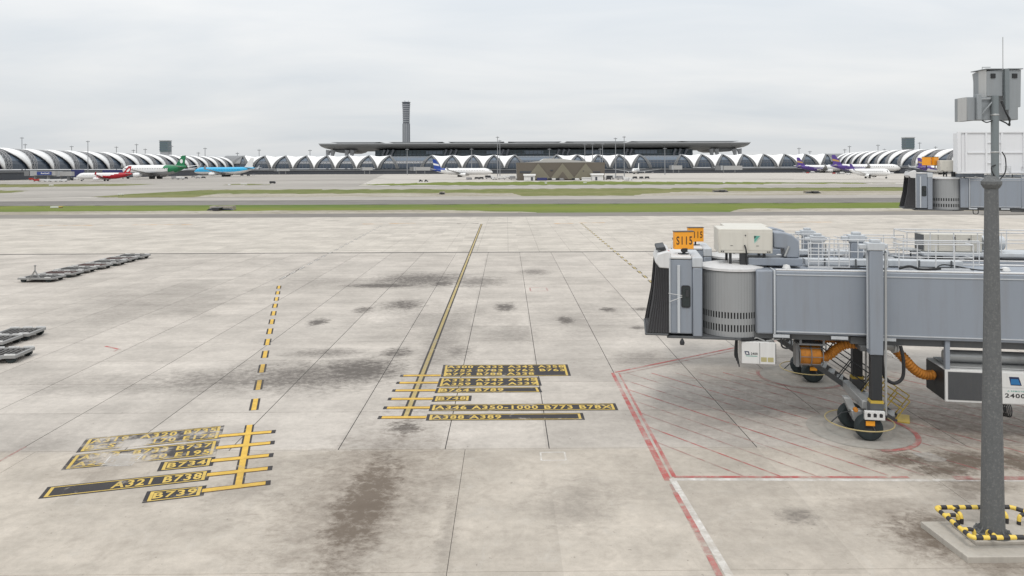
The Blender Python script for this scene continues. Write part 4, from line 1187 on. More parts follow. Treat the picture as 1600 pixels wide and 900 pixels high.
for k in range(8):
    a = 2*math.pi*k/8 + .2
    ca, sa_ = math.cos(a), math.sin(a)
    fl_.add([(.32*ca - .012*sa_, .32*sa_ + .012*ca, .31), (.45*ca - .012*sa_, .45*sa_ + .012*ca, .31), (.32*ca - .012*sa_, .32*sa_ + .012*ca, .46),
             (.32*ca + .012*sa_, .32*sa_ - .012*ca, .31), (.45*ca + .012*sa_, .45*sa_ - .012*ca, .31), (.32*ca + .012*sa_, .32*sa_ - .012*ca, .46)],
            [(0,1,2),(5,4,3),(0,3,4,1),(1,4,5,2),(2,5,3,0)])
    fl_.lathe([(.028, .31), (.028, .37), (.01, .37)], 6, (.41*math.cos(a + .39), .41*math.sin(a + .39), 0))
fl_.build("base_flange", M['mast'], mast)
MB().lathe([(.17, pole_h - .14), (.20, pole_h - .12), (.255, pole_h - .02), (.26, pole_h + .06), (.22, pole_h + .10), (.14, pole_h + .20), (.10, pole_h + .23)], 16).build("collar", M['mast'], mast, smooth=20)
MB().tube([(.09, -.02, pole_h + .12), (.09, -.02, mz(150))], .098, 16).build("upper_pole", M['mast_upper'], mast)
def mx(px, dy=0.0): return Xat(px, MP.y + dy) - MP.x
rod = MB(); rod.tube([(mx(1571.5), .1, mz(112)), (mx(1571.5), .1, mz(56))], .011, 6); rod.build("antenna_rod", M['galv'], mast)
def cab_box(name, xl, xr_, yt, yb_, y0, y1, mat, bev=0.015):
    return MB().box((mx(xl), y0, mz(yt)), (mx(xr_), y1, mz(yb_))).build(name, mat, mast, bevel=bev)
# upper left display cabinet, tapering downwards, turned so its pale side shows
uc = MB().prism([(mx(1541), mz(110)), (mx(1566.5), mz(108.5)), (mx(1566.5), mz(150)), (mx(1541), mz(150))], 'y', -.02, .55).build("display_cabinet", M['cabinet'], mast, bevel=0.015)
MB().add([(mx(1540.7), -.03, mz(108)), (mx(1519.5, .62), .62, mz(110.5)), (mx(1524.5, .58), .58, mz(148)), (mx(1540.7), -.03, mz(152)),
          (mx(1540.7), .3, mz(108)), (mx(1523, .75), .75, mz(110.5)), (mx(1528, .7), .70, mz(148)), (mx(1540.7), .3, mz(152))],
         [(0,1,2,3),(7,6,5,4),(0,4,5,1),(1,5,6,2),(2,6,7,3),(3,7,4,0)]).build("side_shield", M['cabinet_pale'], uc, smooth=0)
MB().box((mx(1547.5), -.045, mz(121.5)), (mx(1554.5), -.022, mz(114.5))).build("window", M['rubber'], uc)
MB().box((mx(1539), -.06, mz(107.8)), (mx(1567), .6, mz(106.6))).build("cabinet_lid", M['cabinet'], uc)
MB().bars([((mx(1539), .1, mz(107)), (mx(1539), .1, mz(103.4))), ((mx(1539), .1, mz(103.4)), (mx(1552), .1, mz(103.4)))], .012).build("lifting_eye", M['galv'], uc)
rc = MB().prism([(mx(1575), mz(108.5)), (mx(1595.5), mz(108.5)), (mx(1594.5), mz(167)), (mx(1590.5), mz(167.2)), (mx(1590.5), mz(187)), (mx(1575), mz(187))], 'y', -.02, .5).build("display_cabinet", M['cabinet'], mast, bevel=0.015)
MB().box((mx(1581), -.045, mz(121.5)), (mx(1588.5), -.022, mz(114.5))).build("window", M['rubber'], rc)
MB().box((mx(1574), -.06, mz(107.8)), (mx(1597), .55, mz(106.4))).build("cabinet_lid", M['cabinet'], rc)
MB().box((mx(1567.5), -.10, mz(172)), (mx(1574), .0, mz(107))).build("mounting_post", M['mast_upper'], mast, bevel=0.01)
lcab = MB().box((mx(1511), .0, mz(188)), (mx(1524), .55, mz(151))).build("display_cabinet", M['cabinet'], mast, bevel=0.015)
MB().add([(mx(1510.8), .0, mz(151)), (mx(1503.3, .4), .40, mz(151.5)), (mx(1503.3, .4), .40, mz(187.5)), (mx(1510.8), .0, mz(188)), (mx(1510.8), .4, mz(151)), (mx(1505, .6), .6, mz(151.5)), (mx(1505, .6), .6, mz(187.5)), (mx(1510.8), .4, mz(188))],
         [(0,1,2,3),(7,6,5,4),(0,4,5,1),(1,5,6,2),(2,6,7,3),(3,7,4,0)]).build("side_shield", M['cabinet_pale'], lcab, smooth=0)
MB().add([(mx(1505, .26), .26, mz(155)), (mx(1508.3, .10), .10, mz(155)), (mx(1508.3, .10), .10, mz(161)), (mx(1505, .26), .26, mz(161))], [(0,1,2,3)]).build("window", M['rubber'], lcab)
br = MB()
br.box((mx(1524.5), -.08, mz(187)), (mx(1531.5), .1, mz(147)))
br.box((mx(1531.7), -.02, mz(153.5)), (mx(1552), .04, mz(151)))
br.tube([(mx(1533), -.03, mz(178)), (mx(1552), -.03, mz(156))], .022, 6)
br.box((mx(1531.7), .05, mz(187)), (mx(1551), .35, mz(154)))
br.build("mounting_bracket", M['cabinet'], mast, bevel=0.008)
cb = MB()
for q in range(3): cb.tube(bez([(mx(1562 + q), -.05, mz(158)), (mx(1567 + q), -.08, mz(172 + 2*q)), (mx(1574 + q), -.06, mz(186)), (mx(1576 - q), -.05, mz(196 - q)), (mx(1570), -.05, mz(192)), (mx(1562), -.04, mz(188))]), .018, 6)
cb.tube(bez([(mx(1533), -.05, mz(188)), (mx(1540), -.05, mz(191)), (mx(1550), -.05, mz(188))]), .016, 6)
cb.tube(bez([(mx(1553), -.1, pole_h + .12), (mx(1546), -.13, pole_h + .3), (mx(1545.5), -.1, pole_h + .46), (mx(1552), -.1, pole_h + .52)]), .016, 6)
cb.tube(bez([(mx(1559), -.1, pole_h + .12), (mx(1566), -.13, pole_h + .35), (mx(1567), -.1, pole_h + .7), (mx(1562), -.1, pole_h + .88)]), .016, 6)
cb.split("cable", M['rubber'], mast)
bd = MB()
for py in (180.5, 239): bd.lathe([(.102, 0), (.108, .01), (.108, .035), (.102, .045)], 16, (.09, -.02, mz(py)))
bd.split("clamp_band", M['galv'], mast)

# plinth and striped rail
M['plinth'] = paint("plinth_concrete", (0.41, 0.38, 0.335), 0.9, 0.25, 1.0, 0.3, dirt=(0.18, 0.16, 0.14), bump=0.3)
pl0 = MB().prism([(12.16, 18.72), (16.6, 18.72), (16.6, 20.62), (12.02, 20.62)], 'z', -.015, .17).build("mast_plinth", M['plinth'], bevel=0.02)
tag(pl0, kind='structure')
tag(MB().prism([(12.75, 19.28), (15.2, 19.28), (15.2, 20.35), (12.75, 20.35)], 'z', .172, .268).build("pad", M['plinth'], pl0, bevel=0.015), kind=None)
M['hz_yellow'] = paint("hazard_yellow", (0.74, 0.53, 0.09), 0.4, 0.15, 3, 0.15)
M['hz_black'] = paint("hazard_black", (0.028, 0.026, 0.028), 0.45, 0.15, 3, 0.1)
rail = thing("hazard_rail", "low yellow and black striped tube rail around the mast foot", "guard rail")
RZ = .53
ring_pts = [(12.42, 20.9), (14.55, 20.9), (14.95, 20.5), (15.6, 20.3), (15.6, 19.16), (12.95, 19.16), (12.42, 19.7)]
ring_pts = [(12.40, 20.92), (14.55, 20.92), (15.0, 20.35), (15.0, 19.7), (14.5, 19.16), (12.42, 19.16)]
ring_pts = [(12.50, 20.70), (14.72, 20.70), (15.10, 20.2), (15.10, 19.6), (14.6, 19.0), (12.46, 19.0)]
def round_loop(pts, r, n=5):
    out = []
    k = len(pts)
    for i in range(k):
        p, a, b = Vector(pts[i]), Vector(pts[i-1]), Vector(pts[(i+1) % k])
        u, v = (a - p).normalized(), (b - p).normalized()
        s, e = p + u * r, p + v * r
        for j in range(n + 1):
            t = j / n
            out.append(s * (1-t)**2 + p * 2*t*(1-t) + e * t*t)
    return out
lp = round_loop(ring_pts, .13)
def resample(pts, step, closed=True):
    pts = [Vector(p) for p in pts]
    if closed: pts = pts + [pts[0]]
    L = [0]
    for i in range(1, len(pts)): L.append(L[-1] + (pts[i] - pts[i-1]).length)
    n = max(2, round(L[-1] / step)); out = []
    i = 0
    for j in range(n if closed else n + 1):
        s = L[-1] * j / n
        while i < len(L) - 2 and L[i+1] < s: i += 1
        out.append(pts[i].lerp(pts[i+1], (s - L[i]) / max(1e-9, L[i+1] - L[i])))
    return out
lp = resample(lp, .045)
stripe = [(int(i * .045 / .185) % 2) for i in range(len(lp))]
MB().tube([(p.x, p.y, RZ) for p in lp], .062, 12, m=stripe, closed=True).build("rail_loop", [M['hz_yellow'], M['hz_black']], rail, smooth=60)
for (x, y, dx, dy) in ((12.48, 20.25, .40, .0), (12.46, 19.45, .36, .0), (13.15, 19.0, 0, .40), (14.3, 19.0, 0, .40), (14.95, 20.3, -.35, -.1), (13.0, 20.7, 0, -.42), (14.3, 20.7, 0, -.42)):
    c = resample(bez([(x, y, RZ - .01), (x + dx*.8, y + dy*.8, RZ - .01), (x + dx, y + dy, RZ - .12), (x + dx, y + dy, .172)], 8), .04, False)
    MB().tube(c, .055, 10, m=[(int(i * .04 / .16) % 2) for i in range(len(c))]).build("rail_leg", [M['hz_yellow'], M['hz_black']], rail, smooth=60)

# ------------------------------------------------------------------ dollies
M['dolly'] = paint("dolly_galvanised", (0.30, 0.30, 0.295), 0.5, 0.3, 1.5, 0.3, 0.2, (0.14, 0.12, 0.11))
M['dolly_dark'] = paint("dolly_dark_steel", (0.03, 0.027, 0.027), 0.8, 0.3, 1.5, 0.2)
M['roller'] = paint("roller_steel", (0.12, 0.115, 0.11), 0.5, 0.3, 2, 0.2, 0.2)
M['dolly_rust'] = paint("rusty_deck", (0.16, 0.10, 0.09), 0.8, 0.3, 1.0, 0.3)
def dolly(label, loc, rz, group, w=3.2, l=1.9, deck='roller', bar_up=False):
    t = thing("cargo_dolly", label, "dolly", loc, rz, group)
    t.scale = (1, 1, .82)
    fr = MB(); h = .50
    for y in (-l/2, l/2): fr.box((-w/2, y - .06, h - .16), (w/2, y + .06, h + .04))
    for x in (-w/2 + .06, w/2 - .06): fr.box((x - .06, -l/2 + .062, h - .16), (x + .06, l/2 - .062, h + .04))
    fr.box((-w/2 + .3, -.08, h - .30), (w/2 - .3, .08, h - .17))
    fr.build("frame", M['dolly'], t, bevel=0.01)
    n = 7
    for k in range(n):
        x = -w/2 + .25 + (w - .5) * k / (n - 1)
        if k == 0:
            r1 = MB().tube([(0, -l/2 + .08, 0), (0, l/2 - .08, 0)], .05, 8).build("roller", M['roller'] if deck == 'roller' else M['dolly_rust'], t)
        else:
            r1 = r1.copy(); COL.objects.link(r1); r1.parent = t
        r1.location = (x, 0, h - .02)
    MB().box((-w/2 + .13, -l/2 + .07, h - .19), (w/2 - .13, l/2 - .07, h - .165)).build("deck_pan", M['dolly_dark'], t)
    gd = MB()
    for x in (-w*.36, 0, w*.36): gd.box((x - .28, l/2 - .02, h + .042), (x + .28, l/2 + .05, h + .13))
    for x in (-w*.36, w*.36): gd.box((x - .28, -l/2 - .05, h + .042), (x + .28, -l/2 + .02, h + .13))
    gd.split("edge_guide", M['white_panel'], t)
    for x in (-w*.36, w*.36):
        for y in (-l/2 + .12, l/2 - .12):
            wh = MB().lathe([(.05, -.10), (.21, -.10), (.25, -.07), (.25, .07), (.21, .10), (.05, .10)], 16, (x, y, .25), 'y').build("wheel", M['tyre'], t)
            MB().lathe([(.01, -.08), (.08, -.11), (.08, .11), (.01, .08)], 10, (x, y, .25), 'y').build("hub", M['dolly_dark'], wh)
    if bar_up:
        a = MB(); a.tube([(-.55, -l/2 - .05, .35), (0, -l/2 - .02, 1.45), (.55, -l/2 - .05, .35)], .05, 6); a.tube([(-.3, -l/2 - .05, .85), (.3, -l/2 - .05, .85)], .04, 6); a.tube([(0, -l/2 - .02, 1.40), (0, -l/2 - .02, 1.85)], .055, 6); a.lathe([(.04, 1.85), (.10, 1.88), (.10, 1.98), (.03, 2.0)], 10, (0, -l/2 - .02, 0))
        a.tube([(-.28, -l/2 - .04, .6), (0, -l/2 - .02, 1.3), (.28, -l/2 - .04, .6)], .04, 6)
    else:
        a = MB(); a.tube([(-.4, -l/2, .34), (0, -l/2 - .62, .30), (.4, -l/2, .34)], .04, 6)
    a.build("drawbar", M['dolly'], t)
    return t
qa, qb = G(66, 439), G(207, 404.5)
labels7 = ["dolly at the near end of the dolly train with its drawbar raised upright", "second dolly of the train counted from the raised drawbar", "third dolly of the train counted from the raised drawbar",
           "middle dolly of the seven coupled in a train", "third dolly from the far end of the coupled train", "dolly next to the far end of the coupled train", "dolly at the far end of the coupled train"]
for k in range(7):
    p = qa.lerp(qb, k / 6)
    dolly(labels7[k], (p.x + .12 * math.sin(k * 2.1), p.y, 0), R(-2 + 3 * math.sin(k * 1.7)), "empty dollies coupled in a train on the left of the apron", 3.3, 1.9, 'roller' if k % 2 == 0 else 'rust', k == 0)
for lab, px, py, rz in (("empty roller dolly at the left edge, rearmost of three", 30, 528, 4), ("half cut off dolly at the left edge between two others", -9, 540.5, 2), ("empty roller dolly at the left edge, frontmost of three", 7, 562, 5)):
    p = G(px, py)
    dolly(lab, (p.x, p.y, 0), R(rz), "roller dollies parked at the left edge of the apron", 2.2, 1.75)
# ------------------------------------------------------------------ far terminal and concourses
M['membrane'] = plain("white_roof_membrane", (0.85, 0.85, 0.845), 0.6)
M['truss'] = plain("grey_truss_steel", (0.19, 0.195, 0.20), 0.5, 0.1)
M['truss_pale'] = plain("pale_truss_steel", (0.27, 0.27, 0.275), 0.5)
M['far_glass'] = plain("far_dark_glass", (0.038, 0.053, 0.076), 0.22)
M['far_glass_pale'] = plain("far_pale_glass", (0.105, 0.135, 0.175), 0.30)
M['podium'] = plain("podium_dark", (0.052, 0.058, 0.070), 0.5)
M['roof_dark'] = plain("terminal_roof", (0.20, 0.21, 0.22), 0.5)
M['roof_pale'] = plain("terminal_roof_edge", (0.36, 0.37, 0.38), 0.5)
M['teal_glass'] = plain("teal_glass", (0.028, 0.048, 0.060), 0.2)
M['head_glass'] = plain("tower_head_glass", (0.10, 0.14, 0.15), 0.3)
M['tower_grey'] = plain("tower_concrete", (0.31, 0.325, 0.345), 0.6)
M['tower_dark'] = plain("tower_louvre", (0.12, 0.13, 0.15), 0.5)
M['brown'] = plain("brown_cladding", (0.125, 0.108, 0.088), 0.7)
M['brown_pale'] = plain("olive_cladding", (0.195, 0.18, 0.135), 0.7)
M['pale_roof'] = plain("pale_metal_roof", (0.48, 0.47, 0.45), 0.5)
M['hut_white'] = plain("white_hut_wall", (0.66, 0.66, 0.65), 0.6)
M['navy_panel'] = plain("navy_panel", (0.025, 0.030, 0.12), 0.5)

ORD = ['first', 'second', 'third', 'fourth', 'fifth', 'sixth', 'seventh', 'eighth', 'ninth', 'tenth', 'eleventh', 'twelfth', 'thirteenth']
def concourse(label, feet, foot_z, W, Hc, inward, phase, band_side=1):
    """a vaulted tube along the points feet (on the ground); white bands arch over it, one per bay"""
    t = thing("curved_concourse", label, "concourse", (0, 0, 0))
    n = len(feet)
    def base(s):
        s = max(0, min(n - 1.0001, s)); i = int(s); f = s - i
        return feet[i].lerp(feet[i+1], f)
    def P(s, th, grow=0.0):
        b = base(s)
        return Vector((b.x + inward.x * (W/2) * (1 - math.cos(th)) - inward.x * grow * math.cos(th), b.y + inward.y * (W/2) * (1 - math.cos(th)) - inward.y * grow * math.cos(th),
                       foot_z + (Hc - foot_z + grow) * max(0.0, math.sin(th)) ** 0.82))
    NT = 16
    ths = [math.pi * i / NT for i in range(NT + 1)]
    # podium and inner glass vault
    pd = MB()
    for i in range(n - 1):
        a, b = feet[i], feet[i+1]
        a2, b2 = a + inward * W, b + inward * W
        pd.add([a, b, b2, a2, a + Vector((0,0,foot_z - 1)), b + Vector((0,0,foot_z - 1)), b2 + Vector((0,0,foot_z - 1)), a2 + Vector((0,0,foot_z - 1))], [(4,5,6,7),(0,1,5,4),(1,2,6,5),(2,3,7,6),(3,0,4,7)])
    pd.build("podium", M['podium'], t, smooth=0)
    lg = MB()
    for i in range(n - 1):
        a, b = feet[i] - inward * 1.5, feet[i+1] - inward * 1.5
        lg.add([a + Vector((0,0,foot_z - 3.5)), b + Vector((0,0,foot_z - 3.5)), b + Vector((0,0,foot_z - 2.2)), a + Vector((0,0,foot_z - 2.2)), a + inward + Vector((0,0,foot_z - 3.5)), b + inward + Vector((0,0,foot_z - 3.5)), b + inward + Vector((0,0,foot_z - 2.2)), a + inward + Vector((0,0,foot_z - 2.2))],
               [(0,1,2,3),(3,2,6,7),(0,4,5,1)])
    lg.build("ledge", M['truss'], t, smooth=0)
    gl = MB(); gp = MB()
    for i in range(n - 1):
        for j in range(NT):
            q = [P(i, ths[j], -2.5), P(i+1, ths[j], -2.5), P(i+1, ths[j+1], -2.5), P(i, ths[j+1], -2.5)]
            (gp if 2 <= j <= 3 else gl).add(q, [(0,1,2,3)])
    gl.build("glass_vault", M['far_glass'], t, smooth=0)
    gp.build("pale_glazing", M['far_glass_pale'], t, smooth=0)
    wf = [0.06, 0.19, 0.32, 0.42, 0.48, 0.50, 0.47, 0.41, 0.34, 0.27, 0.2, 0.15, 0.12, 0.1, 0.1, 0.08, 0.06]
    for i in range(n - 1):
        mb = MB(); vs = []
        for j, th in enumerate(ths):
            w = wf[j]
            s0, s1 = (i + phase - w, i + phase) if band_side > 0 else (i + phase, i + phase + w)  # sign picks the side of the arch the band widens to
            for s in (s0, s0 + (s1 - s0) * .5, s1): vs.append(P(s, th, 0.0 if s != s0 + (s1 - s0) * .5 else .6))
        fs = []
        for j in range(NT):
            for q in range(2): fs.append((3*j+q, 3*j+q+1, 3*j+q+4, 3*j+q+3))
        mb.add(vs, fs)
        inner_ = [P(i + phase - .02, th, -1.0) for th in ths]
        o = mb.build("roof_membrane", M['membrane'], t, smooth=60)
        md = o.modifiers.new("depth", 'SOLIDIFY'); md.thickness = 0.8; md.offset = -1
        # lattice of the truss arch beside each band
        tb = MB()
        sg = 1 if band_side > 0 else -1
        ribs = [[P(i + phase + sg * (c0 + c1 * math.sin(th)), th, -0.4) for th in ths] for (c0, c1) in ((.04, .0), (.13, .10), (.24, .12), (-.08, -.62))]
        for r_ in ribs: tb.tube(r_, .42, 4)
        for (ra, rb_) in ((0, 1), (1, 2)):
            for j in range(NT):
                a, b = ribs[ra][j], ribs[rb_][j+1]
                tb.tube([a, b], .30, 4); tb.tube([ribs[rb_][j], ribs[ra][j+1]], .30, 4)
                mpt = (ribs[ra][j] + ribs[ra][j+1]) / 2
                tb.tube([ribs[ra][j], ribs[rb_][j]], .28, 4)
        tb.build("roof_truss", M['truss_pale'] if i % 1 == 0 else M['truss'], t, smooth=0)
    return t

Lpx = [-112, -73, -34, 9, 50, 85, 117, 146, 172, 197, 219, 241, 260, 278, 296, 311, 326, 341, 354, 366, 377]
def zl(px): return 760 + (1380 - 760) * max(-.35, (px - 9) / 357) ** 1 if px >= 9 else 760 + (px - 9) * 1.5
# depth grows so that equal bays shorten with distance
def left_depth(i):
    c = .0544; k = i - 3
    return 760 * (1 + c * k) * 0.985
feet = [Vector((Xat(p, left_depth(i)), left_depth(i), 0)) for i, p in enumerate(Lpx)]
concourse("long vaulted concourse with white arched roof bands receding along the left", feet, 11.5, 56, 34.5, Vector((-1, 0, 0)), 0.0, 1)
Rpx = [1303, 1311, 1320, 1330, 1342, 1355, 1370, 1387, 1407, 1430, 1456, 1486, 1522, 1566, 1620]
def right_depth(i): return 1400 - 640 * (1 - 1 / (1 + 0.09 * i)) if i else 1400
feetR = [Vector((Xat(p, right_depth(i)), right_depth(i), 0)) for i, p in enumerate(Rpx)]
concourse("vaulted concourse with white arched roof bands behind the purple tailed airliners on the right", feetR, 12.5, 60, 38, Vector((1, 0, 0)), 0.0, -1)

def front_concourse():
    t = thing("front_concourse", "long low concourse with zigzag white tent roofs in front of the main terminal", "concourse")
    Y = 1400.0; W = 60.0; Hc = Zat(800, 241.6, Y + 30); fz = Zat(800, 262.3, Y)
    pitch = 32.3
    pk = [384.5 + pitch * k for k in range(29)]
    x_of = lambda p: (p - 792) / F * (Y + W/2)
    missing = {8, 14, 20}
    X0, X1 = x_of(356), x_of(1318)
    MB().box((X0, Y + 3, 0), (X1, Y + W, fz - 1)).build("podium", M['podium'], t)
    lb = MB(); lb.box((X0, Y + 1.2, fz - 4.2), (X1, Y + 2.9, fz - 2.8)); lb.build("ledge", M['truss'], t)
    NT = 14
    ths = [math.pi/2 * i / NT for i in range(NT + 1)]
    full = [math.pi * i / (2*NT) for i in range(2*NT + 1)]
    def P(x, th, grow=0.0, drop=0.0):
        return Vector((x, Y + W/2 * (1 - math.cos(th)) - grow * math.cos(th), fz + (Hc - fz - drop + grow) * max(0, math.sin(th)) ** .85))
    gl, gp = MB(), MB()
    full_idx = list(range(2*NT))
    for j in full_idx:
        a, b = full[j], full[j+1]
        tgt = gp if 5 <= j <= 9 else gl  # paler upper band: reflection put into the glass colour
        tgt.add([P(X0, a, -2.5), P(X1, a, -2.5), P(X1, b, -2.5), P(X0, b, -2.5)], [(0,1,2,3)])
    gl.build("glass_vault", M['far_glass'], t, smooth=0); gp.build("pale_glazing", M['far_glass_pale'], t, smooth=0)
    mu = MB()
    k = X0 + 3
    while k < X1:
        mu.tube([P(k, th, -2.3) for th in ths[::2]], .22, 4); k += 6.8
    for j in (3, 5, 9, 12): mu.box((X0, P(0, ths[j], -2.3).y - .25, P(0, ths[j], -2.3).z - .25), (X1, P(0, ths[j], -2.3).y + .2, P(0, ths[j], -2.3).z + .25))
    o = mu.build("glazing_bars", M['truss'], t, smooth=0); tag(o, kind='stuff')
    def g(th):
        s = math.sin(th); return max(0.02, .62 * s + .38 * s ** 3)
    tn = len(pk) - 1
    for k in range(tn):
        if k in missing or (k + 1) in missing: continue
        c = (x_of(pk[k]) + x_of(pk[k+1])) / 2; hw = (x_of(pk[k+1]) - x_of(pk[k])) / 2
        mb = MB(); vs = []
        cols = 7
        for j, th in enumerate(full):
            t2 = th if th <= math.pi/2 else math.pi - th
            for q in range(cols):
                u = -1 + 2 * q / (cols - 1)
                vs.append(P(c + u * hw * g(t2), th, 0.0, 2.6 * (1 - u*u) * math.sin(t2) ** 3))
        fs = [(j*cols + q, j*cols + q + 1, (j+1)*cols + q + 1, (j+1)*cols + q) for j in range(len(full) - 1) for q in range(cols - 1)]
        mb.add(vs, fs)
        o = mb.build("roof_membrane", M['membrane'], t, smooth=60)
        md = o.modifiers.new("depth", 'SOLIDIFY'); md.thickness = 0.7; md.offset = -1
    # slanted arch trusses along the edges of the bands
    for k in range(len(pk)):
        if k in missing: continue
        xc = x_of(pk[k]); hw = pitch / F * (Y + W/2) / 2
        tb = MB()
        for s in (-1, 1):
            rows_ = []
            for (off, gr) in ((0.0, -.3), (5.2, -.3), (2.6, -2.6)):
                line = []
                for th in ths:
                    half = hw * (1 - g(th))
                    x = xc + s * max(0.25, half - off * (1 - .65 * math.sin(th) ** 2))
                    line.append(P(x, th, gr))
                rows_.append(line); tb.tube(line, .62, 4)
            for j in range(NT):
                tb.tube([rows_[0][j], rows_[1][j+1]], .42, 4); tb.tube([rows_[1][j], rows_[0][j+1]], .42, 4); tb.tube([rows_[0][j], rows_[1][j]], .42, 4)
                tb.tube([rows_[1][j], rows_[2][j+1]], .36, 4)
        tb.build("arch_truss", M['truss'], t, smooth=0)
    for (xa, xb_) in ((356, 384.5), (1290, 1318)):
        mb = MB(); vs = []
        for th in full: vs += [P(x_of(xa), th, -.2), P(x_of(xb_), th, -.2)]
        mb.add(vs[6:], [(2*j, 2*j+1, 2*j+3, 2*j+2) for j in range(len(full) - 4)])
        mb.build("end_roof", M['truss'], t, smooth=60)
front_concourse()

def main_terminal():
    t = thing("terminal_building", "broad main terminal with overhanging flat roof on splayed columns", "terminal")
    Y = 1560.0
    zt = lambda py: Zat(835, py, Y)
    X = lambda px: Xat(px, Y)
    D = 230
    MB().box((X(583), Y + 25, 0), (X(1087), Y + D - 20, zt(233.5))).build("glass_hall", M['teal_glass'], t)
    fl = MB()
    for py in (240, 247, 254): fl.box((X(582.5), Y + 24, zt(py) - .5), (X(1087.5), Y + 24.9, zt(py) + .5))
    fl.split("floor_band", M['far_glass_pale'], t)
    pg = MB()
    for (a, b) in ((820, 850), (995, 1030), (664, 690), (760, 790), (915, 940)): pg.box((X(a), Y + 23.5, zt(240)), (X(b), Y + 24.2, zt(234.8)))
    pg.split("lighter_panes", M['far_glass_pale'], t)  # panes of a paler glass colour in front of the hall
    mu = MB()
    k = X(584)
    while k < X(1087):
        mu.box((k, Y + 23.2, zt(262)), (k + .7, Y + 23.9, zt(233.6))); k += 9
    tag(mu.build("mullions", M['podium'], t, smooth=0), kind='stuff')
    # roof deck with a deep curved edge at either end
    prof = [(X(498.5), zt(223.5)), (X(1172.5), zt(223.5)), (X(1171.5), zt(226.5)), (X(1168), zt(230)), (X(1160), zt(231.8)), (X(1130), zt(232.2)), (X(1087), zt(233.4)), (X(583), zt(233.4)), (X(540), zt(232.4)), (X(511), zt(231.8)), (X(503.5), zt(229.8)), (X(499.5), zt(226.5))]
    # the deck curves back underneath: each level starts farther in, shaped so the edge darkens downwards
    top_, bot_ = zt(223.5), zt(233.4)
    rf = MB(); lv = [(0.0, 0.0, 498.5, 1172.5), (.22, 1.5, 499.0, 1172), (.45, 8, 500.5, 1170.5), (.68, 24, 503.5, 1168), (.86, 50, 509, 1162), (1.0, 85, 520, 1150)]
    for (k, dy, xl, xr) in lv:
        z = top_ + (bot_ - top_) * k
        rf.v += [(X(xl), Y + dy, z), (X(xr), Y + dy, z), (X(xr), Y + D - dy, z), (X(xl), Y + D - dy, z)]
    for i in range(len(lv) - 1):
        for j in range(4): rf.f.append((4*i + j, 4*i + (j+1) % 4, 4*i + 4 + (j+1) % 4, 4*i + 4 + j)); rf.m.append(0)
    rf.f += [(0, 1, 2, 3), (4*len(lv) - 4, 4*len(lv) - 3, 4*len(lv) - 2, 4*len(lv) - 1)]; rf.m += [0, 0]
    rf.build("roof", M['roof_dark'], t, smooth=60)
    MB().box((X(498), Y - 1.0, zt(224.4)), (X(1173), Y - .1, zt(223.0))).build("roof_fascia", M['roof_pale'], t)
    for (a, b) in ((515, 593), (606, 691), (700, 788), (794, 878), (886, 982), (988, 1065), (1066, 1157)):
        v = MB()
        v.prism([(X(a), zt(221.0)), (X(b), zt(221.0)), (X(b - 10), zt(222.6)), (X(a + 12), zt(222.6))], 'y', Y + 5, Y + D - 40)
        o = v.build("roof_louvre", M['roof_dark'], t, smooth=0)
        st = MB()
        for q in range(7):
            xx = X(a + 14) + (X(b - 14) - X(a + 14)) * q / 6; st.box((xx, Y + 8, zt(223.45)), (xx + 1, Y + 12, zt(222.65)))
        st.build("louvre_post", M['roof_pale'], o, smooth=0)
    # belly trusses between the outer column pairs
    for (a, b) in ((512, 552), (1120, 1160)):
        m_ = (a + b) / 2
        poly = [(X(a), zt(232.0)), (X(b), zt(232.0)), (X(b - 4), zt(235)), (X(m_ + 8), zt(237.0)), (X(m_ - 8), zt(237.0)), (X(a + 4), zt(235))]
        MB().prism(poly, 'y', Y + 40, Y + D - 60).build("belly_truss", M['roof_dark'], t, smooth=0)
    for px in (506, 513.5, 536, 544.5, 1119, 1127.5, 1156, 1164):
        for yy in (Y + 30,):
            MB().tube([(X(px), yy, 0), (X(px), yy, zt(245)), (X(px + (2 if px < 800 else -2)), yy, zt(233))], [3.2, 3.0, 6.0], 8).build("column", M['tower_grey'], t)
    for px in (596, 602, 610, 694, 702, 710, 784, 792, 872, 880, 888, 980, 987, 1056, 1064, 1074):
        MB().tube([(X(px), Y + 18, 0), (X(px), Y + 18, zt(240)), (X(px + 3), Y + 18, zt(233))], [2.2, 2.2, 3.2], 6).build("hall_column", M['tower_dark'], t)
main_terminal()

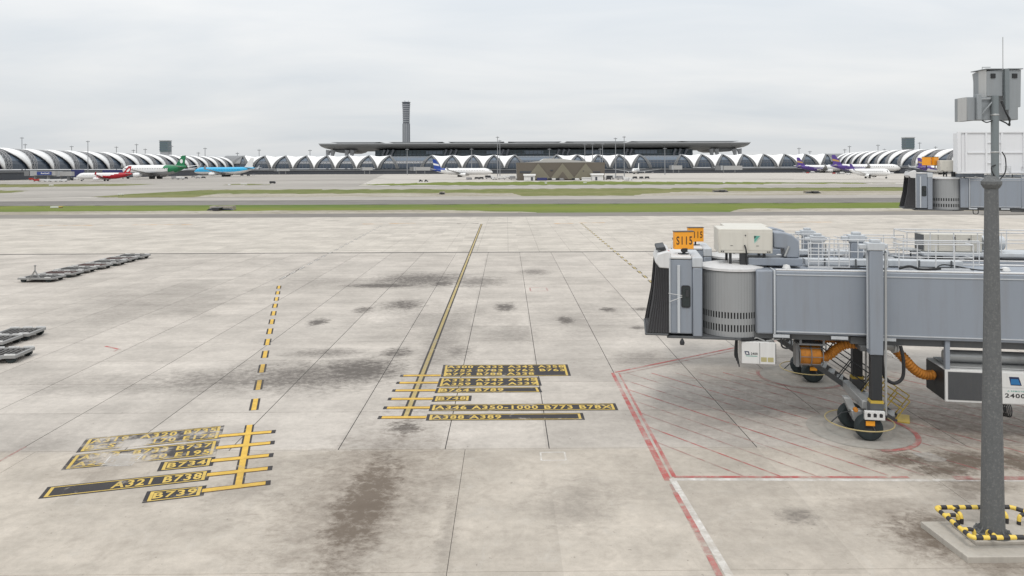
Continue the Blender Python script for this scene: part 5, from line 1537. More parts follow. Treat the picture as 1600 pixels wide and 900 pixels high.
def control_tower():
    Y = 1900.0
    c = at(635, 263, Y)
    t = thing("control_tower", "tall slim grey control tower with banded head rising behind the terminal", "tower", (c.x, c.y, 0))
    z = lambda py: Zat(635, py, Y)
    w = 6 / F * Y
    def ring_prism(z0, z1, r0_, r1_, n=12):
        mb = MB(); mb.lathe([(.01, z0), (r0_, z0), (r1_, z1), (.01, z1)], n); return mb
    ring_prism(0, z(193), w * .93, w * .90).build("shaft", M['tower_grey'], t, smooth=0)
    rb = MB()
    for a in range(12):
        an = R(a * 30); rb.tube([(w*.93*math.cos(an), w*.93*math.sin(an), 0), (w*.90*math.cos(an), w*.90*math.sin(an), z(193))], .8, 4)
    rb.build("shaft_rib", M['tower_dark'], t)
    for k in range(9):
        py = 192.8 - k * 3.35
        g = .90 + .012 * k + max(0, k - 6) * .03
        ring_prism(z(py) + .1, z(py - 1.9), w * (g - .05), w * (g - .05)).build("window_band", M['tower_dark'], t, smooth=0)
        ring_prism(z(py - 1.9) + .02, z(py - 3.3), w * (g + .03), w * (g + .03)).build("floor_ring", M['tower_grey'], t, smooth=0)
    ring_prism(z(162.4), z(160.2), w * .98, w * 1.10).build("cab_glass", M['far_glass'], t, smooth=0)
    ring_prism(z(160.1), z(159.2), w * 1.16, w * 1.10).build("cab_roof", M['tower_grey'], t, smooth=0)
    an = MB()
    for a in (0, 2, 4): an.tube([(w*.6*math.cos(a), w*.6*math.sin(a), z(159.3)), (w*.6*math.cos(a), w*.6*math.sin(a), z(157))], .5, 4)
    an.build("antenna", M['tower_grey'], t)
control_tower()
def block_tower(label, pl, pr, ptop, Y):
    c = at((pl + pr) / 2, 263, Y); w = (pr - pl) / F * Y / 2
    t = thing("apron_tower", label, "tower", (c.x, c.y, 0))
    z = lambda py: Zat((pl + pr) / 2, py, Y)
    MB().box((-w * .9, -w * .9, 0), (w * .9, w * .9, z(ptop + 18))).build("shaft", M['tower_grey'], t)
    MB().box((-w, -w, z(ptop + 17.9)), (w, w, z(ptop + 1.6))).build("glass_head", M['head_glass'], t)
    fb = MB()
    for q in (4.2, 7.8, 11.5, 15): fb.box((-w - .5, -w - .5, z(ptop + q)), (w + .5, w + .5, z(ptop + q - .9)))
    fb.split("floor_band", M['far_glass_pale'], t)
    MB().box((-w - .8, -w - .8, z(ptop + 1.5)), (w + .8, w + .8, z(ptop))).build("roof_rim", M['roof_pale'], t)
block_tower("squat glass topped tower above the left concourse", 252.5, 265, 219.3, 1560)
block_tower("squat glass topped tower above the right concourse", 1412.5, 1425.5, 214.5, 1500)

def brown_building():
    Y = 620.0
    z = lambda py: Zat(876, py, Y)
    X = lambda px: Xat(px, Y)
    t = thing("substation_building", "low brown building with triangle patterned facade and pale roof", "building")
    D = 45
    MB().prism([(X(808.5), 0), (X(944), 0), (X(945.5), z(253.8)), (X(807), z(253.8))], 'y', Y, Y + D).build("wall", M['brown'], t, smooth=0)
    for (cx, pa) in ((841, 255.2), (879, 255), (915, 255.2)):
        o = MB().prism([(X(cx - 20), z(280)), (X(cx + 20), z(280)), (X(cx), z(pa))], 'y', Y - .8, Y - .01).build("triangle_panel", M['brown_pale'], t, smooth=0)
        MB().prism([(X(cx - 9), z(279.8)), (X(cx + 9), z(279.8)), (X(cx), z(268))], 'y', Y - 1.2, Y - .81).build("inner_triangle", M['brown'] if cx == 879 else M['brown_pale'], o, smooth=0)
    rf = MB()
    rf.prism([(X(818), z(253.7)), (X(932), z(253.7)), (X(896), z(250.2)), (X(878), z(247.8)), (X(851), z(247.5)), (X(845), z(251.2)), (X(832), z(252.6))], 'y', Y + 4, Y + D - 4)
    rf.build("roof", M['pale_roof'], t, smooth=0)
    wn_ = MB(); wn_.box((X(812), Y - .3, z(270)), (X(836), Y - .02, z(267.2))); wn_.box((X(925), Y - .3, z(269.6)), (X(938), Y - .02, z(268)))
    wn_.box((X(860), Y - .5, z(267)), (X(864), Y - .02, z(265.5))); wn_.box((X(910.5), Y - 1.0, z(268)), (X(912.5), Y - .81, z(266.6)))
    wn_.split("window_strip", M['podium'], t)
    for lab, a, b, c_, d in (("small white hut with flat roof by the left corner of the brown building", 818, 837, 271.8, 281.2), ("small white hut with flat roof by the right corner of the brown building", 924, 943.5, 271.3, 281.0)):
        Y2 = 606.0
        X2 = lambda px: Xat(px, Y2); z2 = lambda py: Zat(876, py, Y2)
        h = thing("service_hut", lab, "hut", (0, 0, 0), 0, "huts by the brown building")
        MB().box((X2(a + 1), Y2, 0), (X2(b - 1), Y2 + 9, z2(c_ + 2.6))).build("wall", M['hut_white'], h)
        MB().box((X2(a), Y2 - 1, z2(c_ + 2.5)), (X2(b), Y2 + 10, z2(c_))).build("roof", M['membrane'], h)
        dx = a + 11.5 if a < 900 else a + 6
        MB().box((X2(dx), Y2 - .1, 0), (X2(dx + 3.2), Y2 - .01, z2(276.5))).build("door", M['podium'], h)
    Y3 = 604.0; X3 = lambda px: Xat(px, Y3); z3 = lambda py: Zat(876, py, Y3)
    c = thing("blue_container", "long dark blue container beside the left white hut", "container")
    MB().box((X3(839), Y3, .1), (X3(855), Y3 + 5, z3(277.6))).build("body", M['navy_panel'], c, bevel=.1); MB().box((X3(839), Y3 + .2, 0.0), (X3(855), Y3 + 4.8, .09)).build("skid", M['podium'], c)
    w = thing("white_barrier", "low white wall beside the right white hut", "wall")
    MB().box((X3(909), Y3, 0), (X3(923), Y3 + 1, z3(277.2))).build("panel", M['hut_white'], w); MB().box((X3(909), Y3 - .2, z3(279.4)), (X3(923), Y3 - .02, z3(279))).build("rail", M['truss'], w)
brown_building()

# ------------------------------------------------------------------ airliners
M['p_white'] = paint("aircraft_white", (0.74, 0.74, 0.735), 0.3, 0.06, 0.1, 0.04)
M['p_red'] = paint("aircraft_red", (0.40, 0.010, 0.022), 0.3, 0.1, 0.1, 0.05)
M['p_green'] = paint("aircraft_green", (0.010, 0.17, 0.068), 0.3, 0.1, 0.1, 0.05)
M['p_sky'] = paint("aircraft_sky_blue", (0.03, 0.38, 0.66), 0.3, 0.1, 0.1, 0.05)
M['p_blue'] = paint("aircraft_deep_blue", (0.012, 0.05, 0.27), 0.3, 0.1, 0.1, 0.05)
M['p_purple'] = paint("aircraft_purple", (0.085, 0.045, 0.24), 0.3, 0.1, 0.1, 0.05)
M['p_grey'] = paint("aircraft_grey", (0.30, 0.31, 0.32), 0.35, 0.1, 0.1, 0.05)
M['p_gold'] = paint("aircraft_gold", (0.45, 0.28, 0.08), 0.3, 0.1, 0.1, 0.05)
M['p_dark'] = plain("aircraft_dark", (0.025, 0.027, 0.03), 0.4)

def airliner(label, pos, heading, L, body, belly=None, tail=None, fin=None, fin_mark=None, tail_cut=0.30, slant=0.9, engine='p_white', wing='p_grey', stripe=None, winglet=None, cheat=None, fin_h=1.0, tail_low=False, span=0.92, rad=.0445):
    """x forward; L overall length; gear on the ground at the origin"""
    t = thing("airliner", label, "airliner", (pos.x, pos.y, 0), heading, "airliners parked along the far concourses")
    r = L * rad
    zc = r * 1.72
    st = [(.5, .0, -.32), (.492, .20, -.28), (.475, .44, -.20), (.45, .68, -.11), (.41, .90, -.03), (.37, 1.0, 0), (.20, 1.0, 0), (0, 1.0, 0), (-.14, 1.0, 0), (-.20, .985, .02), (-.27, .90, .12), (-.34, .74, .27), (-.41, .52, .46), (-.47, .28, .62), (-.50, .10, .70)]
    n = 20
    mats = [M[body], M[belly or body], M[tail or body], M['p_dark'], M[cheat or body]]
    mb = MB()
    for i, (x, k, dz) in enumerate(st):
        for j in range(n):
            a = 2*math.pi*j/n
            mb.v.append((x*L, r*k*math.sin(a), zc + dz*r + r*k*math.cos(a)*1.04))
    for i in range(len(st) - 1):
        for j in range(n):
            j2 = (j+1) % n
            mb.f.append((i*n+j, i*n+j2, (i+1)*n+j2, (i+1)*n+j))
            xm = (st[i][0] + st[i+1][0]) / 2; am = 2*math.pi*(j+.5)/n; zz = math.cos(am)
            m_ = 0
            if belly and zz < -.25: m_ = 1
            if cheat and -.25 < zz < .15: m_ = 4
            if tail and xm - slant * .06 * zz * (-1 if tail_low else 1) < -.5 + tail_cut: m_ = 2
            mb.m.append(m_)
    f = mb.build("fuselage", mats, t, smooth=50)
    MB().prism([(.470*L, zc + .20*r), (.447*L, zc + .56*r), (.437*L, zc + .50*r), (.460*L, zc + .16*r)], 'y', -r*.52, r*.52).build("cockpit_window", M['p_dark'], f, smooth=0)
    wl_ = MB()
    for k in range(26):
        x = .36*L - k*.026*L
        for s in (-1, 1): wl_.box((x, s*r*.985 - .03, zc + r*.22), (x + .010*L, s*r*.985 + .03, zc + r*.36))
    wl_.build("cabin_windows", M['p_dark'], f, smooth=0)
    for s in (-1, 1):
        hs = span * L / 2
        root, kink, tip = (.10*L, -.085*L), (.005*L, -.085*L), (-.115*L, -.155*L)
        y0, y1, y2 = s*r*.6, s*hs*.34, s*hs
        z0, z1, z2 = zc - .55*r, zc - .40*r, zc + .55*r
        def sec(xa, xb, y, z, th): return [(xa, y, z), ((xa*.6 + xb*.4), y, z + th), (xb, y, z), ((xa*.6 + xb*.4), y, z - th)]
        vs = sec(*root, y0, z0, .012*L) + sec(*kink, y1, z1, .008*L) + sec(*tip, y2, z2, .002*L)
        fs = []
        for q in range(2):
            for j in range(4): fs.append((4*q+j, 4*q+(j+1)%4, 4*q+4+(j+1)%4, 4*q+4+j))
        fs += [(3,2,1,0), (8,9,10,11)]
        w = MB(); w.add(vs, fs); wo = w.build("wing", M[wing], t, smooth=30)
        wl2 = MB(); wl2.add(sec(-.118*L, -.155*L, y2 - s*.001*L, z2 + .002*L, .002*L) + sec(-.148*L, -.166*L, y2 + s*.012*L, z2 + .042*L, .0012*L), [(0,1,5,4),(1,2,6,5),(2,3,7,6),(3,0,4,7),(3,2,1,0),(4,5,6,7)])
        wl2.build("winglet", M[winglet or wing], wo, smooth=30)
        ye = s*hs*.335; re = r*.50
        ze = zc - r*.95
        e = MB().lathe([(re*.82, .088*L), (re*.98, .080*L), (re*1.0, .055*L), (re*.92, .02*L), (re*.62, -.008*L), (re*.4, -.02*L), (.01, -.03*L)], 18, (0, ye, ze), 'x').build("engine", M[engine], t, smooth=50)
        MB().lathe([(re*.80, .0875*L), (re*.74, .07*L), (.01, .065*L)], 18, (0, ye, ze), 'x').build("intake", M['p_dark'], e, smooth=50)
        MB().box((-.0*L, ye - .06*r, ze + re*.8), (.05*L, ye + .06*r, z1 + .01*L)).build("pylon", M[wing], e)
        # tailplane
        vs = sec(-.395*L, -.475*L, s*r*.25, zc + .62*r, .004*L) + sec(-.463*L, -.49*L, s*.155*L, zc + .95*r, .0015*L)
        tp = MB(); tp.add(vs, [(0,1,5,4),(1,2,6,5),(2,3,7,6),(3,0,4,7),(3,2,1,0),(4,5,6,7)]); tp.build("tailplane", M[wing if not tail else (body)], t, smooth=30)
        g = MB(); g.tube([(-.035*L, s*r*.85, zc - r*.8), (-.035*L, s*r*.85, r*.28)], r*.08, 6)
        gl = g.build("main_gear", M['p_grey'], t)
        wh = MB()
        for dx in (-.020*L, .0, .020*L) if L > 60 else (0,): wh.lathe([(.01, -r*.2), (r*.27, -r*.2), (r*.27, r*.2), (.01, r*.2)], 14, (-.035*L + dx, s*r*.85, r*.27), 'y')
        wh.split("wheels", M['p_dark'], gl)
    ng = MB(); ng.tube([(.405*L, 0, zc - r*.9), (.405*L, 0, r*.22)], r*.07, 6); g = ng.build("nose_gear", M['p_grey'], t)
    MB().lathe([(.01, -r*.2), (r*.2, -r*.2), (r*.2, r*.2), (.01, r*.2)], 14, (.405*L, 0, r*.2), 'y').split("wheels", M['p_dark'], g)
    MB().lathe([(.01, .13*L), (r*.45, .10*L), (r*.62, .05*L), (r*.62, -.07*L), (.01, -.12*L)], 14, (0, 0, zc - r*.62), 'x').build("belly_fairing", M[belly or body], f, smooth=60)
    fz = zc + r*.80; H = .125*L*fin_h
    pf = [(-.315*L, fz), (-.345*L, fz + .14*H), (-.435*L, fz + H), (-.483*L, fz + H), (-.462*L, fz + .2*H), (-.468*L, fz - .06*H)]
    fo = MB().prism(pf, 'y', -.0045*L, .0045*L).build("fin", M[fin or tail or body], t, smooth=0)
    if fin_mark:
        mt, kind = fin_mark
        for s in (-1, 1):
            ya, yb2 = s*.00455*L, s*.0052*L
            if kind == 'disc':
                c_ = (-.425*L, fz + .46*H); rr = .20*H
                MB().prism([(c_[0] + rr*math.cos(R(a)), c_[1] + rr*math.sin(R(a))) for a in range(0, 360, 20)], 'y', ya, yb2).build("tail_emblem", M[mt], fo, smooth=0)
            elif kind == 'swoosh':
                MB().prism([(-.395*L, fz + .20*H), (-.405*L, fz + .42*H), (-.452*L, fz + .74*H), (-.462*L, fz + .50*H), (-.43*L, fz + .22*H)], 'y', ya, yb2).build("tail_emblem", M[mt], fo, smooth=0)
            elif kind == 'half':
                MB().prism([(-.33*L, fz + .02*H), (-.345*L, fz + .14*H), (-.40*L, fz + .64*H), (-.43*L, fz + .40*H), (-.463*L, fz + .10*H), (-.467*L, fz - .04*H)], 'y', ya, yb2).build("tail_emblem", M[mt], fo, smooth=0)
            elif kind == 'band':
                MB().prism([(-.37*L, fz + .30*H), (-.385*L, fz + .48*H), (-.474*L, fz + .62*H), (-.468*L, fz + .42*H)], 'y', ya, yb2).build("tail_emblem", M[mt], fo, smooth=0)
    if stripe:
        for s in (-1, 1):
            sb = MB()
            x0_, x1_ = -.34*L, .02*L
            for (za, zb2, xo, mt) in ((.55, .30, 0, 0), (.18, -.12, .03*L, 1)):
                pts = []
                for q in range(9):
                    x = x0_ + (x1_ - x0_) * q / 8 + xo
                    k = 1.0 if x > -.2*L else .985 - (-.2*L - x) / L * 1.4
                    u = q / 8
                    for z_ in (za - u*.55, zb2 - u*.35 - .02):
                        zz_ = max(-.95, min(.95, z_)); pts.append((x, s*(r*k*math.sqrt(1 - zz_*zz_)*1.02 + .12), zc + r*zz_*k*1.04 + (0.0 if x > -.2*L else (-.2*L - x)/L*1.6*r)))
                sb.add(pts, [(2*q, 2*q+1, 2*q+3, 2*q+2) for q in range(8)], mt)
            sb.build("purple_stripe", [M[stripe], M[stripe]], f, smooth=60)
    return t
def place(px, py, ang): return G(px, py)
def head(a): return R(a)       # 0 = nose to the right of the picture, 90 = nose away
airliner("small white airliner with red tail and fin taxiing nose left", G(163, 282.8), head(177), 54, rad=.052, body= 'p_white', tail='p_red', fin='p_red', fin_mark=('p_white', 'swoosh'), tail_cut=.40, slant=3.4, tail_low=True, winglet='p_red', belly='p_white', wing='p_red')
airliner("white airliner with green tail parked behind the red tailed one", G(240, 279.4), head(154), 108, rad=.053, body='p_white', tail='p_green', fin='p_green', fin_mark=('p_white', 'disc'), fin_h=.86, tail_cut=.24, belly='p_grey', slant=1.5)
airliner("sky blue and white airliner behind the green tailed one", G(350, 276.0), head(158), 112, 'p_sky', belly='p_white', tail=None, fin='p_white', slant=1)
airliner("white airliner with deep blue tail, nose towards the light masts", G(722, 276.2), head(-7), 79, rad=.05, fin_h=1.25, body= 'p_white', tail='p_blue', fin='p_blue', fin_mark=('p_white', 'band'), tail_cut=.17, cheat=None, slant=1.5, belly='p_white')
airliner("white airliner seen head on with wide wings near the middle", G(994, 271.6), head(-108), 80, 'p_white', span=1.05, belly='p_white')
airliner("small white airliner seen head on by the left end of the terminal", G(499, 271.8), head(-70), 58, 'p_white', span=.9)
airliner("white airliner with purple tail, farther of the two on the right", G(1288, 269.9), head(-5), 106, fin_h=1.2, rad=.05, body='p_white', tail='p_purple', fin='p_purple', fin_mark=('p_gold', 'band'), stripe='p_purple', tail_cut=.30, slant=2.6, tail_low=True, belly='p_white')
airliner("white airliner with purple tail, nearer one with long fuselage", G(1353, 271.2), head(-6), 110, fin_h=1.2, rad=.05, body='p_white', tail='p_purple', fin='p_purple', fin_mark=('p_gold', 'band'), stripe='p_purple', tail_cut=.30, slant=2.6, tail_low=True, belly='p_white')
airliner("small white airliner with purple fin taxiing towards the viewer", G(1358, 278.6), head(-62), 42, rad=.078, span=.62, body='p_white', fin='p_purple', winglet='p_purple', wing='p_white')
airliner("purple tailed airliner behind the two blank orange signs", G(1476, 272.6), head(16), 96, 'p_white', tail='p_purple', fin='p_purple', fin_mark=('p_gold', 'band'), stripe='p_purple', tail_cut=.2, belly='p_white')

# ------------------------------------------------------------------ far masts, jet bridges, vehicles, field signs
M['mast_far'] = plain("far_mast_steel", (0.24, 0.25, 0.265), 0.5)
def in_order(rows, key=1):
    """rows with their place from the left"""
    order = sorted(range(len(rows)), key=lambda i: rows[i][key])
    rank = {i: n for n, i in enumerate(order)}
    return [(r, ORD[rank[i]] + " from the left") for i, r in enumerate(rows)]
def light_mast(px, ptop, pbase, lab, Y=None, where=""):
    b = G(px, pbase) if Y is None else at(px, 263, Y)
    Y = b.y
    zt = Zat(px, ptop, Y)
    t = thing("floodlight_mast", lab, "light mast", (b.x, b.y, 0), 0, "masts: " + lab)
    if where: t["label"] = lab + ", " + where
    k = Y / F
    MB().tube([(0, 0, 0), (0, 0, zt)], [.75 * k, .42 * k], 8).build("pole", M['mast_far'], t)
    h = MB()
    h.lathe([(.3*k, zt - 1.3*k), (1.5*k, zt - 1.2*k), (1.5*k, zt - .8*k), (.3*k, zt - .7*k)], 10)
    for a in range(0, 360, 60): h.box((-.45*k + 2.2*k*math.cos(R(a)), -.45*k + 2.2*k*math.sin(R(a)), zt - 1.6*k), (.45*k + 2.2*k*math.cos(R(a)), .45*k + 2.2*k*math.sin(R(a)), zt - .7*k))
    h.tube([(0, 0, zt), (0, 0, zt + 1.2*k)], .14*k, 4)
    h.build("lamp_ring", M['mast_far'], t)
for (px, pt, pb), w_ in in_order(((34.5, 214.5, 280), (137.5, 220, 280)), 0):
    light_mast(px, pt, pb, "tall floodlight mast standing in front of the left concourse", None, w_)
for (px, pt), w_ in in_order(((39.5, 225), (112, 228), (182, 229), (213.5, 225), (208.5, 234), (227, 232.5), (268, 227.5), (320.5, 231), (371, 238.5), (310, 238)), 0):
    light_mast(px, pt, 0, "floodlight mast rising behind the left concourse roof", 1500, w_)
for (px, pt, pb), w_ in in_order(((405, 233.5, 272), (484.5, 234, 272), (636.3, 232.5, 273), (737, 232, 273)), 0):
    light_mast(px, pt, pb, "floodlight mast in front of the zigzag concourse left of centre", None, w_)
for (px, pt, pb), w_ in in_order(((777.6, 213.5, 277.5), (781.2, 219, 277.5)), 0):
    light_mast(px, pt, pb, "mast beside the blue tailed airliner's nose", None, w_)
for (px, pt, pb), w_ in in_order(((962, 215.5, 279), (975.5, 213, 280)), 0):
    light_mast(px, pt, pb, "tall mast beside the right end of the brown building", None, w_)
for (px, pt, pb), w_ in in_order(((858.5, 232, 273), (914, 224, 273), (926, 224, 273), (941.5, 224, 273), (938, 232, 273), (1039, 231, 273)), 0):
    light_mast(px, pt, pb, "floodlight mast in front of the terminal glass hall", None, w_)
for (px, pt), w_ in in_order(((1248.5, 231), (1265.5, 236), (1320, 233), (1327.5, 228), (1372, 226), (1382, 233), (1437, 222.5), (1462, 229)), 0):
    light_mast(px, pt, 0, "floodlight mast rising behind the concourses on the right", 1600, w_)

M['bridge_far'] = plain("far_bridge_grey", (0.36, 0.36, 0.355), 0.6)
def far_bridge(lab, p0, p1, Y, ptop, pbot, blue=None):
    t = thing("far_jet_bridge", lab, "jet bridge")
    xa, xb = Xat(p0, Y), Xat(p1, Y); zt, zb = Zat((p0+p1)/2, ptop, Y), Zat((p0+p1)/2, pbot, Y)
    w = abs(xb - xa)
    MB().box((xa + w*.30, Y, zb), (xb, Y + 4.5, zt)).build("tunnel", M['bridge_far'], t)
    MB().lathe([(.01, zb - .4), (2.9, zb - .4), (2.9, zt + .5), (.01, zt + .5)], 14, (xa + w*.24, Y + 2.2, 0)).build("drum", M['roof_pale'], t)
    MB().box((xa, Y - .4, zb - .3), (xa + w*.16, Y + 4.9, zt + .3)).build("cab", M['truss'], t)
    for k in (.30, .72): MB().box((xa + w*k, Y + .8, 0), (xa + w*k + 1.2, Y + 3.6, zb - .41)).build("support_leg", M['truss'], t)
    if blue:
        b = MB().box((Xat(blue[0], Y), Y - .5, zb + (zt-zb)*.12), (Xat(blue[1], Y), Y - .42, zt - (zt-zb)*.1)).build("blue_banner", M['blue_sign'], t)
        lg_ = MB()
        xx = Xat(blue[0] + 6.5, Y); 
        for q, w_ in enumerate((1.0, .8, 1.1, .9, .8, 1.2, .9)):
            lg_.box((xx, Y - .56, zb + (zt-zb)*.36), (xx + w_*.8, Y - .505, zb + (zt-zb)*(.60 if q % 3 else .70))); xx += w_ * 1.25
        lg_.split("lettering", M['hut_white'], b)
M['blue_sign'] = plain("blue_banner", (0.03, 0.055, 0.22), 0.5)
far_bridge("grey far jet bridge carrying a blue banner at the far left", 38, 86, 690, 267.6, 274.2, (58, 81))
far_bridge("grey far jet bridge right of the blue banner bridge", 84, 112, 705, 268.2, 275)
far_bridge("grey far jet bridge left of the blue tailed airliner", 640, 672, 1330, 261, 266.5)
far_bridge("grey far jet bridge behind the small head on airliner", 563, 582, 1370, 261.5, 266)
far_bridge("left grey far jet bridge right of the head on wide winged airliner", 1046, 1066, 1350, 258.5, 265)
far_bridge("right grey far jet bridge under the zigzag concourse roof", 1118, 1160, 1350, 259, 265.5)
far_bridge("small grey far jet bridge beside the tail of the sky blue airliner", 428, 452, 1370, 263.5, 267.2)
for lab, a, b, y0, y1, Y in (("dark blue billboard wall behind the nose of the red tailed airliner", 111, 130, 265, 276, 730), ("blue panel wall under the arches behind the green tailed airliner", 160, 192, 265.6, 270.5, 830)):
    t = thing("billboard", lab, "billboard")
    MB().box((Xat(a, Y), Y, Zat(a, y1, Y)), (Xat(b, Y), Y + 2, Zat(a, y0, Y))).build("panel", M['navy_panel'], t)
    lg = MB(); lg.box((Xat(a, Y), Y + .3, 0), (Xat(a, Y) + 1, Y + 1.5, Zat(a, y1, Y) - .02)); lg.box((Xat(b, Y) - 1, Y + .3, 0), (Xat(b, Y), Y + 1.5, Zat(a, y1, Y) - .02)); lg.split("post", M['truss'], t)

VC = {'white': plain("vehicle_white", (0.66, 0.66, 0.65), 0.4), 'dark': plain("vehicle_dark", (0.03, 0.032, 0.036), 0.4), 'red': plain("vehicle_red", (0.35, 0.03, 0.025), 0.4),
      'yellow': plain("vehicle_yellow", (0.50, 0.34, 0.05), 0.4), 'grey': plain("vehicle_grey", (0.28, 0.28, 0.29), 0.5), 'orange': plain("vehicle_orange", (0.45, 0.14, 0.03), 0.4)}
def vehicle(kind, col):
    t = thing(kind, "", "vehicle")
    c = VC[col]
    if kind == "service_van":
        b = MB().prism([(-3.4, .5), (3.3, .5), (3.4, 1.5), (2.5, 2.9), (-3.4, 2.95)], 'y', -1.2, 1.2).build("body", c, t, bevel=.1)
        MB().prism([(2.1, 1.7), (3.1, 1.7), (2.45, 2.7), (2.0, 2.7)], 'y', -1.22, 1.22).build("windscreen", VC['dark'], b)
        ax = (-2.2, 2.1)
    elif kind == "baggage_tractor":
        b = MB().prism([(-2.0, .45), (2.0, .45), (2.0, 1.25), (.5, 1.4), (.3, 2.2), (-1.2, 2.3), (-1.3, 1.2), (-2.0, 1.2)], 'y', -.9, .9).build("body", c, t, bevel=.08)
        MB().box((-.9, -.92, 1.4), (.1, .92, 2.05)).build("cab_window", VC['dark'], b)
        ax = (-1.2, 1.2)
    elif kind == "loader_truck":
        b = MB().box((-5.0, -1.5, .8), (5.0, 1.5, 1.5)).build("chassis", VC['grey'], t)
        MB().box((-4.9, -1.45, 1.9), (1.8, 1.45, 4.3)).build("cargo_box", c, t, bevel=.08)
        MB().prism([(2.4, 1.51), (4.9, 1.51), (4.9, 2.6), (4.4, 3.4), (2.4, 3.4)], 'y', -1.4, 1.4).build("cab", VC['white'], t, bevel=.08)
        MB().box((-3, -.2, 1.51), (-2.6, .2, 1.89)).build("lift", VC['dark'], t)
        ax = (-3.2, 3.2)
    else:
        b = MB().box((-3.2, -1.1, .55), (3.2, 1.1, .75)).build("deck", VC['grey'], t)
        MB().prism([(-2.6, .76), (2.6, .76), (2.6, 2.4), (1.9, 2.75), (-1.9, 2.75), (-2.6, 2.4)], 'y', -1.0, 1.0).build("load", c, t, bevel=.05)
        ax = (-2.2, 2.2)
    for x in ax:
        for s in (-1, 1): MB().lathe([(.01, -.18), (.45, -.18), (.45, .18), (.01, .18)], 10, (x, s * 1.05, .45), 'y').build("wheel", VC['dark'], t)
    return t
KIND_WORD = {'service_van': 'van', 'container_dolly': 'loaded cart', 'loader_truck': 'box truck', 'baggage_tractor': 'tractor'}
vproto = {}
def put_vehicle(kind, col, px, py, rz, label, group=None, sc=0.8):
    key = (kind, col)
    if key not in vproto: vproto[key] = o = vehicle(kind, col)
    else: o = copy_tree(vproto[key])
    p = G(px, py)
    o.location = (p.x, p.y, 0); o.rotation_euler = (0, 0, R(rz)); o.scale = (sc, sc, sc)
    o['label'] = label
    if group: o['group'] = group
    elif 'group' in o: del o['group']
g1 = "ground vehicles below the blue banner bridge"
for k, ((kind, col, px, py), w_) in enumerate(in_order((("service_van", 'red', 50, 281.5), ("container_dolly", 'orange', 59, 282.5), ("container_dolly", 'white', 66, 283.4), ("container_dolly", 'white', 74, 283.6), ("container_dolly", 'red', 57, 283.6),
        ("container_dolly", 'white', 83, 283.8), ("container_dolly", 'white', 91, 283.6), ("container_dolly", 'white', 100, 283.8), ("loader_truck", 'yellow', 72, 279.5), ("service_van", 'dark', 110, 281.8), ("service_van", 'white', 120, 280.6), ("baggage_tractor", 'dark', 98, 281.8)), 2)):
    put_vehicle(kind, col, px, py, 4 + 7 * (k % 3), "%s %s in the cluster below the blue banner bridge, %s" % (col, KIND_WORD[kind], w_), g1)
g2 = "ground vehicles beside the far parked airliners on the left"
for k, ((kind, col, px, py), w_) in enumerate(in_order((("loader_truck", 'white', 282, 280.5), ("loader_truck", 'grey', 274, 280), ("container_dolly", 'dark', 290, 279.5), ("container_dolly", 'grey', 302, 277.5), ("service_van", 'white', 312, 277),
        ("container_dolly", 'dark', 318, 278.6), ("container_dolly", 'grey', 309, 278.8), ("container_dolly", 'dark', 378, 275), ("container_dolly", 'dark', 388, 275), ("service_van", 'white', 412, 271.9), ("container_dolly", 'grey', 396, 274)), 2)):
    put_vehicle(kind, col, px, py, 10 * (k % 4), "%s %s beside the green and sky blue airliners, %s" % (col, KIND_WORD[kind], w_), g2)
g3 = "ground vehicles in front of the zigzag concourse left of centre"
for k, ((kind, col, px, py), w_) in enumerate(in_order((("service_van", 'white', 446, 271.6), ("service_van", 'white', 449, 271.9), ("loader_truck", 'grey', 432, 271.4), ("service_van", 'white', 505, 271.9), ("container_dolly", 'white', 511, 271.9), ("service_van", 'white', 518, 271.5), ("service_van", 'grey', 540, 271.5),
        ("loader_truck", 'grey', 650, 270.6), ("service_van", 'white', 642, 271.2), ("service_van", 'dark', 475, 271.3), ("loader_truck", 'white', 462, 271.0), ("service_van", 'white', 600, 271.3), ("container_dolly", 'grey', 560, 271.3)), 2)):
    put_vehicle(kind, col, px, py, 15 * (k % 3), "%s %s in front of the zigzag concourse left of centre, %s" % (col, KIND_WORD[kind], w_), g3)
g4 = "ground vehicles around the nose of the blue tailed airliner"
for k, ((kind, col, px, py), w_) in enumerate(in_order((("loader_truck", 'white', 768, 278.5), ("loader_truck", 'dark', 764, 279.5), ("container_dolly", 'white', 773, 281), ("loader_truck", 'white', 784, 280.5), ("loader_truck", 'white', 792, 279.5), ("service_van", 'grey', 733, 281), ("container_dolly", 'dark', 745, 280.2), ("container_dolly", 'dark', 752, 280.0), ("loader_truck", 'white', 800, 278.5), ("loader_truck", 'grey', 803, 281)), 2)):
    put_vehicle(kind, col, px, py, 20 * (k % 3), "%s %s around the nose of the blue tailed airliner, %s" % (col, KIND_WORD[kind], w_), g4)
put_vehicle("baggage_tractor", 'dark', 657.5, 284, 5, "dark baggage tractor alone left of the blue tailed airliner")
put_vehicle("baggage_tractor", 'dark', 666, 284.2, 5, "dark tractor right behind the lone baggage tractor")
put_vehicle("service_van", 'dark', 426, 287, 3, "black van driving alone on the grey taxiway", None, .62)
g5 = "ground vehicles at the right end of the brown building"
for k, ((kind, col, px, py), w_) in enumerate(in_order((("loader_truck", 'white', 948, 279.5), ("loader_truck", 'dark', 954, 280), ("loader_truck", 'white', 958, 278.5), ("container_dolly", 'dark', 951, 281), ("loader_truck", 'grey', 970, 280.6), ("service_van", 'white', 979, 281.8), ("service_van", 'white', 984, 281.6), ("container_dolly", 'dark', 992, 279.2), ("container_dolly", 'dark', 1002, 279.3), ("container_dolly", 'dark', 1011, 279.2)), 2)):
    put_vehicle(kind, col, px, py, 20 * (k % 3), "%s %s at the right end of the brown building, %s" % (col, KIND_WORD[kind], w_), g5)
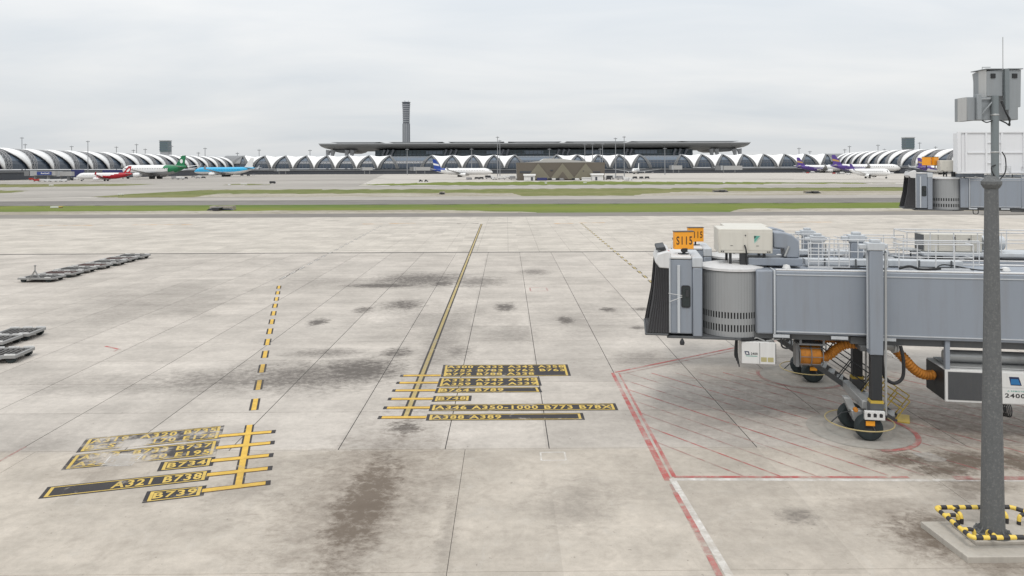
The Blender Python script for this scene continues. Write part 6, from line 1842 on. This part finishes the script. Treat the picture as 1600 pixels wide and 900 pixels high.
g5b = "vehicles parked in front of the brown building"
for k, px in enumerate((860, 866, 872, 878, 897, 902)):
    put_vehicle("service_van", ('dark', 'white', 'dark', 'grey', 'dark', 'white')[k], px, 281.6, 0, "van parked against the front of the brown building, %s from the left" % ORD[k], g5b, .6)
g6 = "ground vehicles in front of the concourse right of centre"
for k, ((kind, col, px, py), w_) in enumerate(in_order((("service_van", 'white', 1031, 270.3), ("service_van", 'grey', 1020, 270.5), ("service_van", 'white', 1128, 269.2), ("loader_truck", 'grey', 1140, 269), ("service_van", 'white', 1182, 268.8), ("container_dolly", 'white', 1204, 269), ("container_dolly", 'grey', 1212, 269), ("loader_truck", 'grey', 1234, 269), ("service_van", 'white', 1243, 269.2), ("service_van", 'grey', 1086, 269.4), ("loader_truck", 'grey', 1058, 269.8)), 2)):
    put_vehicle(kind, col, px, py, 15 * (k % 3), "%s %s in front of the concourse right of centre, %s" % (col, KIND_WORD[kind], w_), g6)
g7 = "ground vehicles under the purple tailed airliners"
for k, ((kind, col, px, py), w_) in enumerate(in_order((("container_dolly", 'red', 1262, 271), ("container_dolly", 'grey', 1256, 270.4), ("loader_truck", 'white', 1270, 270.6), ("container_dolly", 'red', 1303, 272), ("container_dolly", 'grey', 1310, 272), ("loader_truck", 'white', 1316, 272), ("service_van", 'white', 1326, 273), ("service_van", 'white', 1394, 271.6), ("service_van", 'grey', 1400, 271)), 2)):
    put_vehicle(kind, col, px, py, 12 * (k % 3), "%s %s under the purple tailed airliners, %s" % (col, KIND_WORD[kind], w_), g7)

# small white field boards, marker, headwalls
def field_board(px, py, w, h, lab):
    p = G(px, py); k = p.y / F
    t = thing("field_board", lab, "sign board", (p.x, p.y, 0), 0)
    MB().box((-w*k/2, -.15, .45), (w*k/2, .15, .45 + h*k)).build("board", M['hut_white'], t, bevel=.03)
    l = MB()
    for s in (-1, 1): l.box((s*w*k*.35 - .07, -.1, 0), (s*w*k*.35 + .07, .1, .449))
    l.split("leg", M['truss'], t)
for px, py, w, h, lab in ((80, 291, 7, 1.6, "white field board on the left grass strip"), (188.5, 306, 9, 2.2, "white field board on the tip of the dry grass"), (358, 290.5, 4, 1.6, "white field board left of the black pickup"), (381, 289, 10, 1.2, "wide low white field board left of the black pickup"),
                          (575.5, 287.6, 7, 1.2, "white field board at the left tip of the far grass"), (853, 287.8, 3.5, 1.6, "pale field board in front of the brown building, left one"), (914, 287, 5, 1.4, "pale field board in front of the brown building, right one"), (1131, 287.0, 3, 1.6, "small white field board right of centre on the far grass edge")):
    field_board(px, py, w, h, lab)
p = G(95, 324.5)
t = thing("field_light_unit", "cream coloured approach light unit lying on the near grass at left", "light unit", (p.x, p.y, 0))
k = p.y / F
MB().box((-4*k*.5, -.5, .1), (4*k*.5, .5, 4.0*k*.55)).build("housing", VC['yellow'], t, bevel=.05); MB().box((-20*k*.5 - 1, -.2, 0), (-4*k*.5 - .1, .2, .4)).build("cable_duct", M['hut_white'], t)
MB().box((-4*k*.4, -.45, 0), (4*k*.4, .45, .099)).build("foot", M['truss'], t)
for px, py, w, lab in ((340, 329, 40, "dark culvert headwall in the near grass left of centre"), (690, 303.5, 9, "dark culvert opening in the far drain left of the centre line"), (1128, 300, 24, "dark culvert headwall in the far drain right of centre"), (1273, 302, 24, "brown culvert slab in the far drain at right")):
    p = G(px, py); k = p.y / F
    t = thing("culvert_headwall", lab, "culvert", (p.x, p.y, 0))
    MB().prism([(-w*k/2, .0), (w*k/2, .0), (w*k/2 * .8, .45), (-w*k/2 * .8, .45)], 'y', 1.0, 2.2).build("wall", M['podium'], t)
    MB().prism([(-w*k*.10, .0), (w*k*.10, .0), (w*k*.16, .8), (-w*k*.16, .8)], 'y', -1.5, .99).build("opening", VC['dark'], t, bevel=.05)
    MB().box((-w*k*.45, 2.21, .0), (w*k*.45, 4.5, 1.0)).build("slab", M['bank'], t)
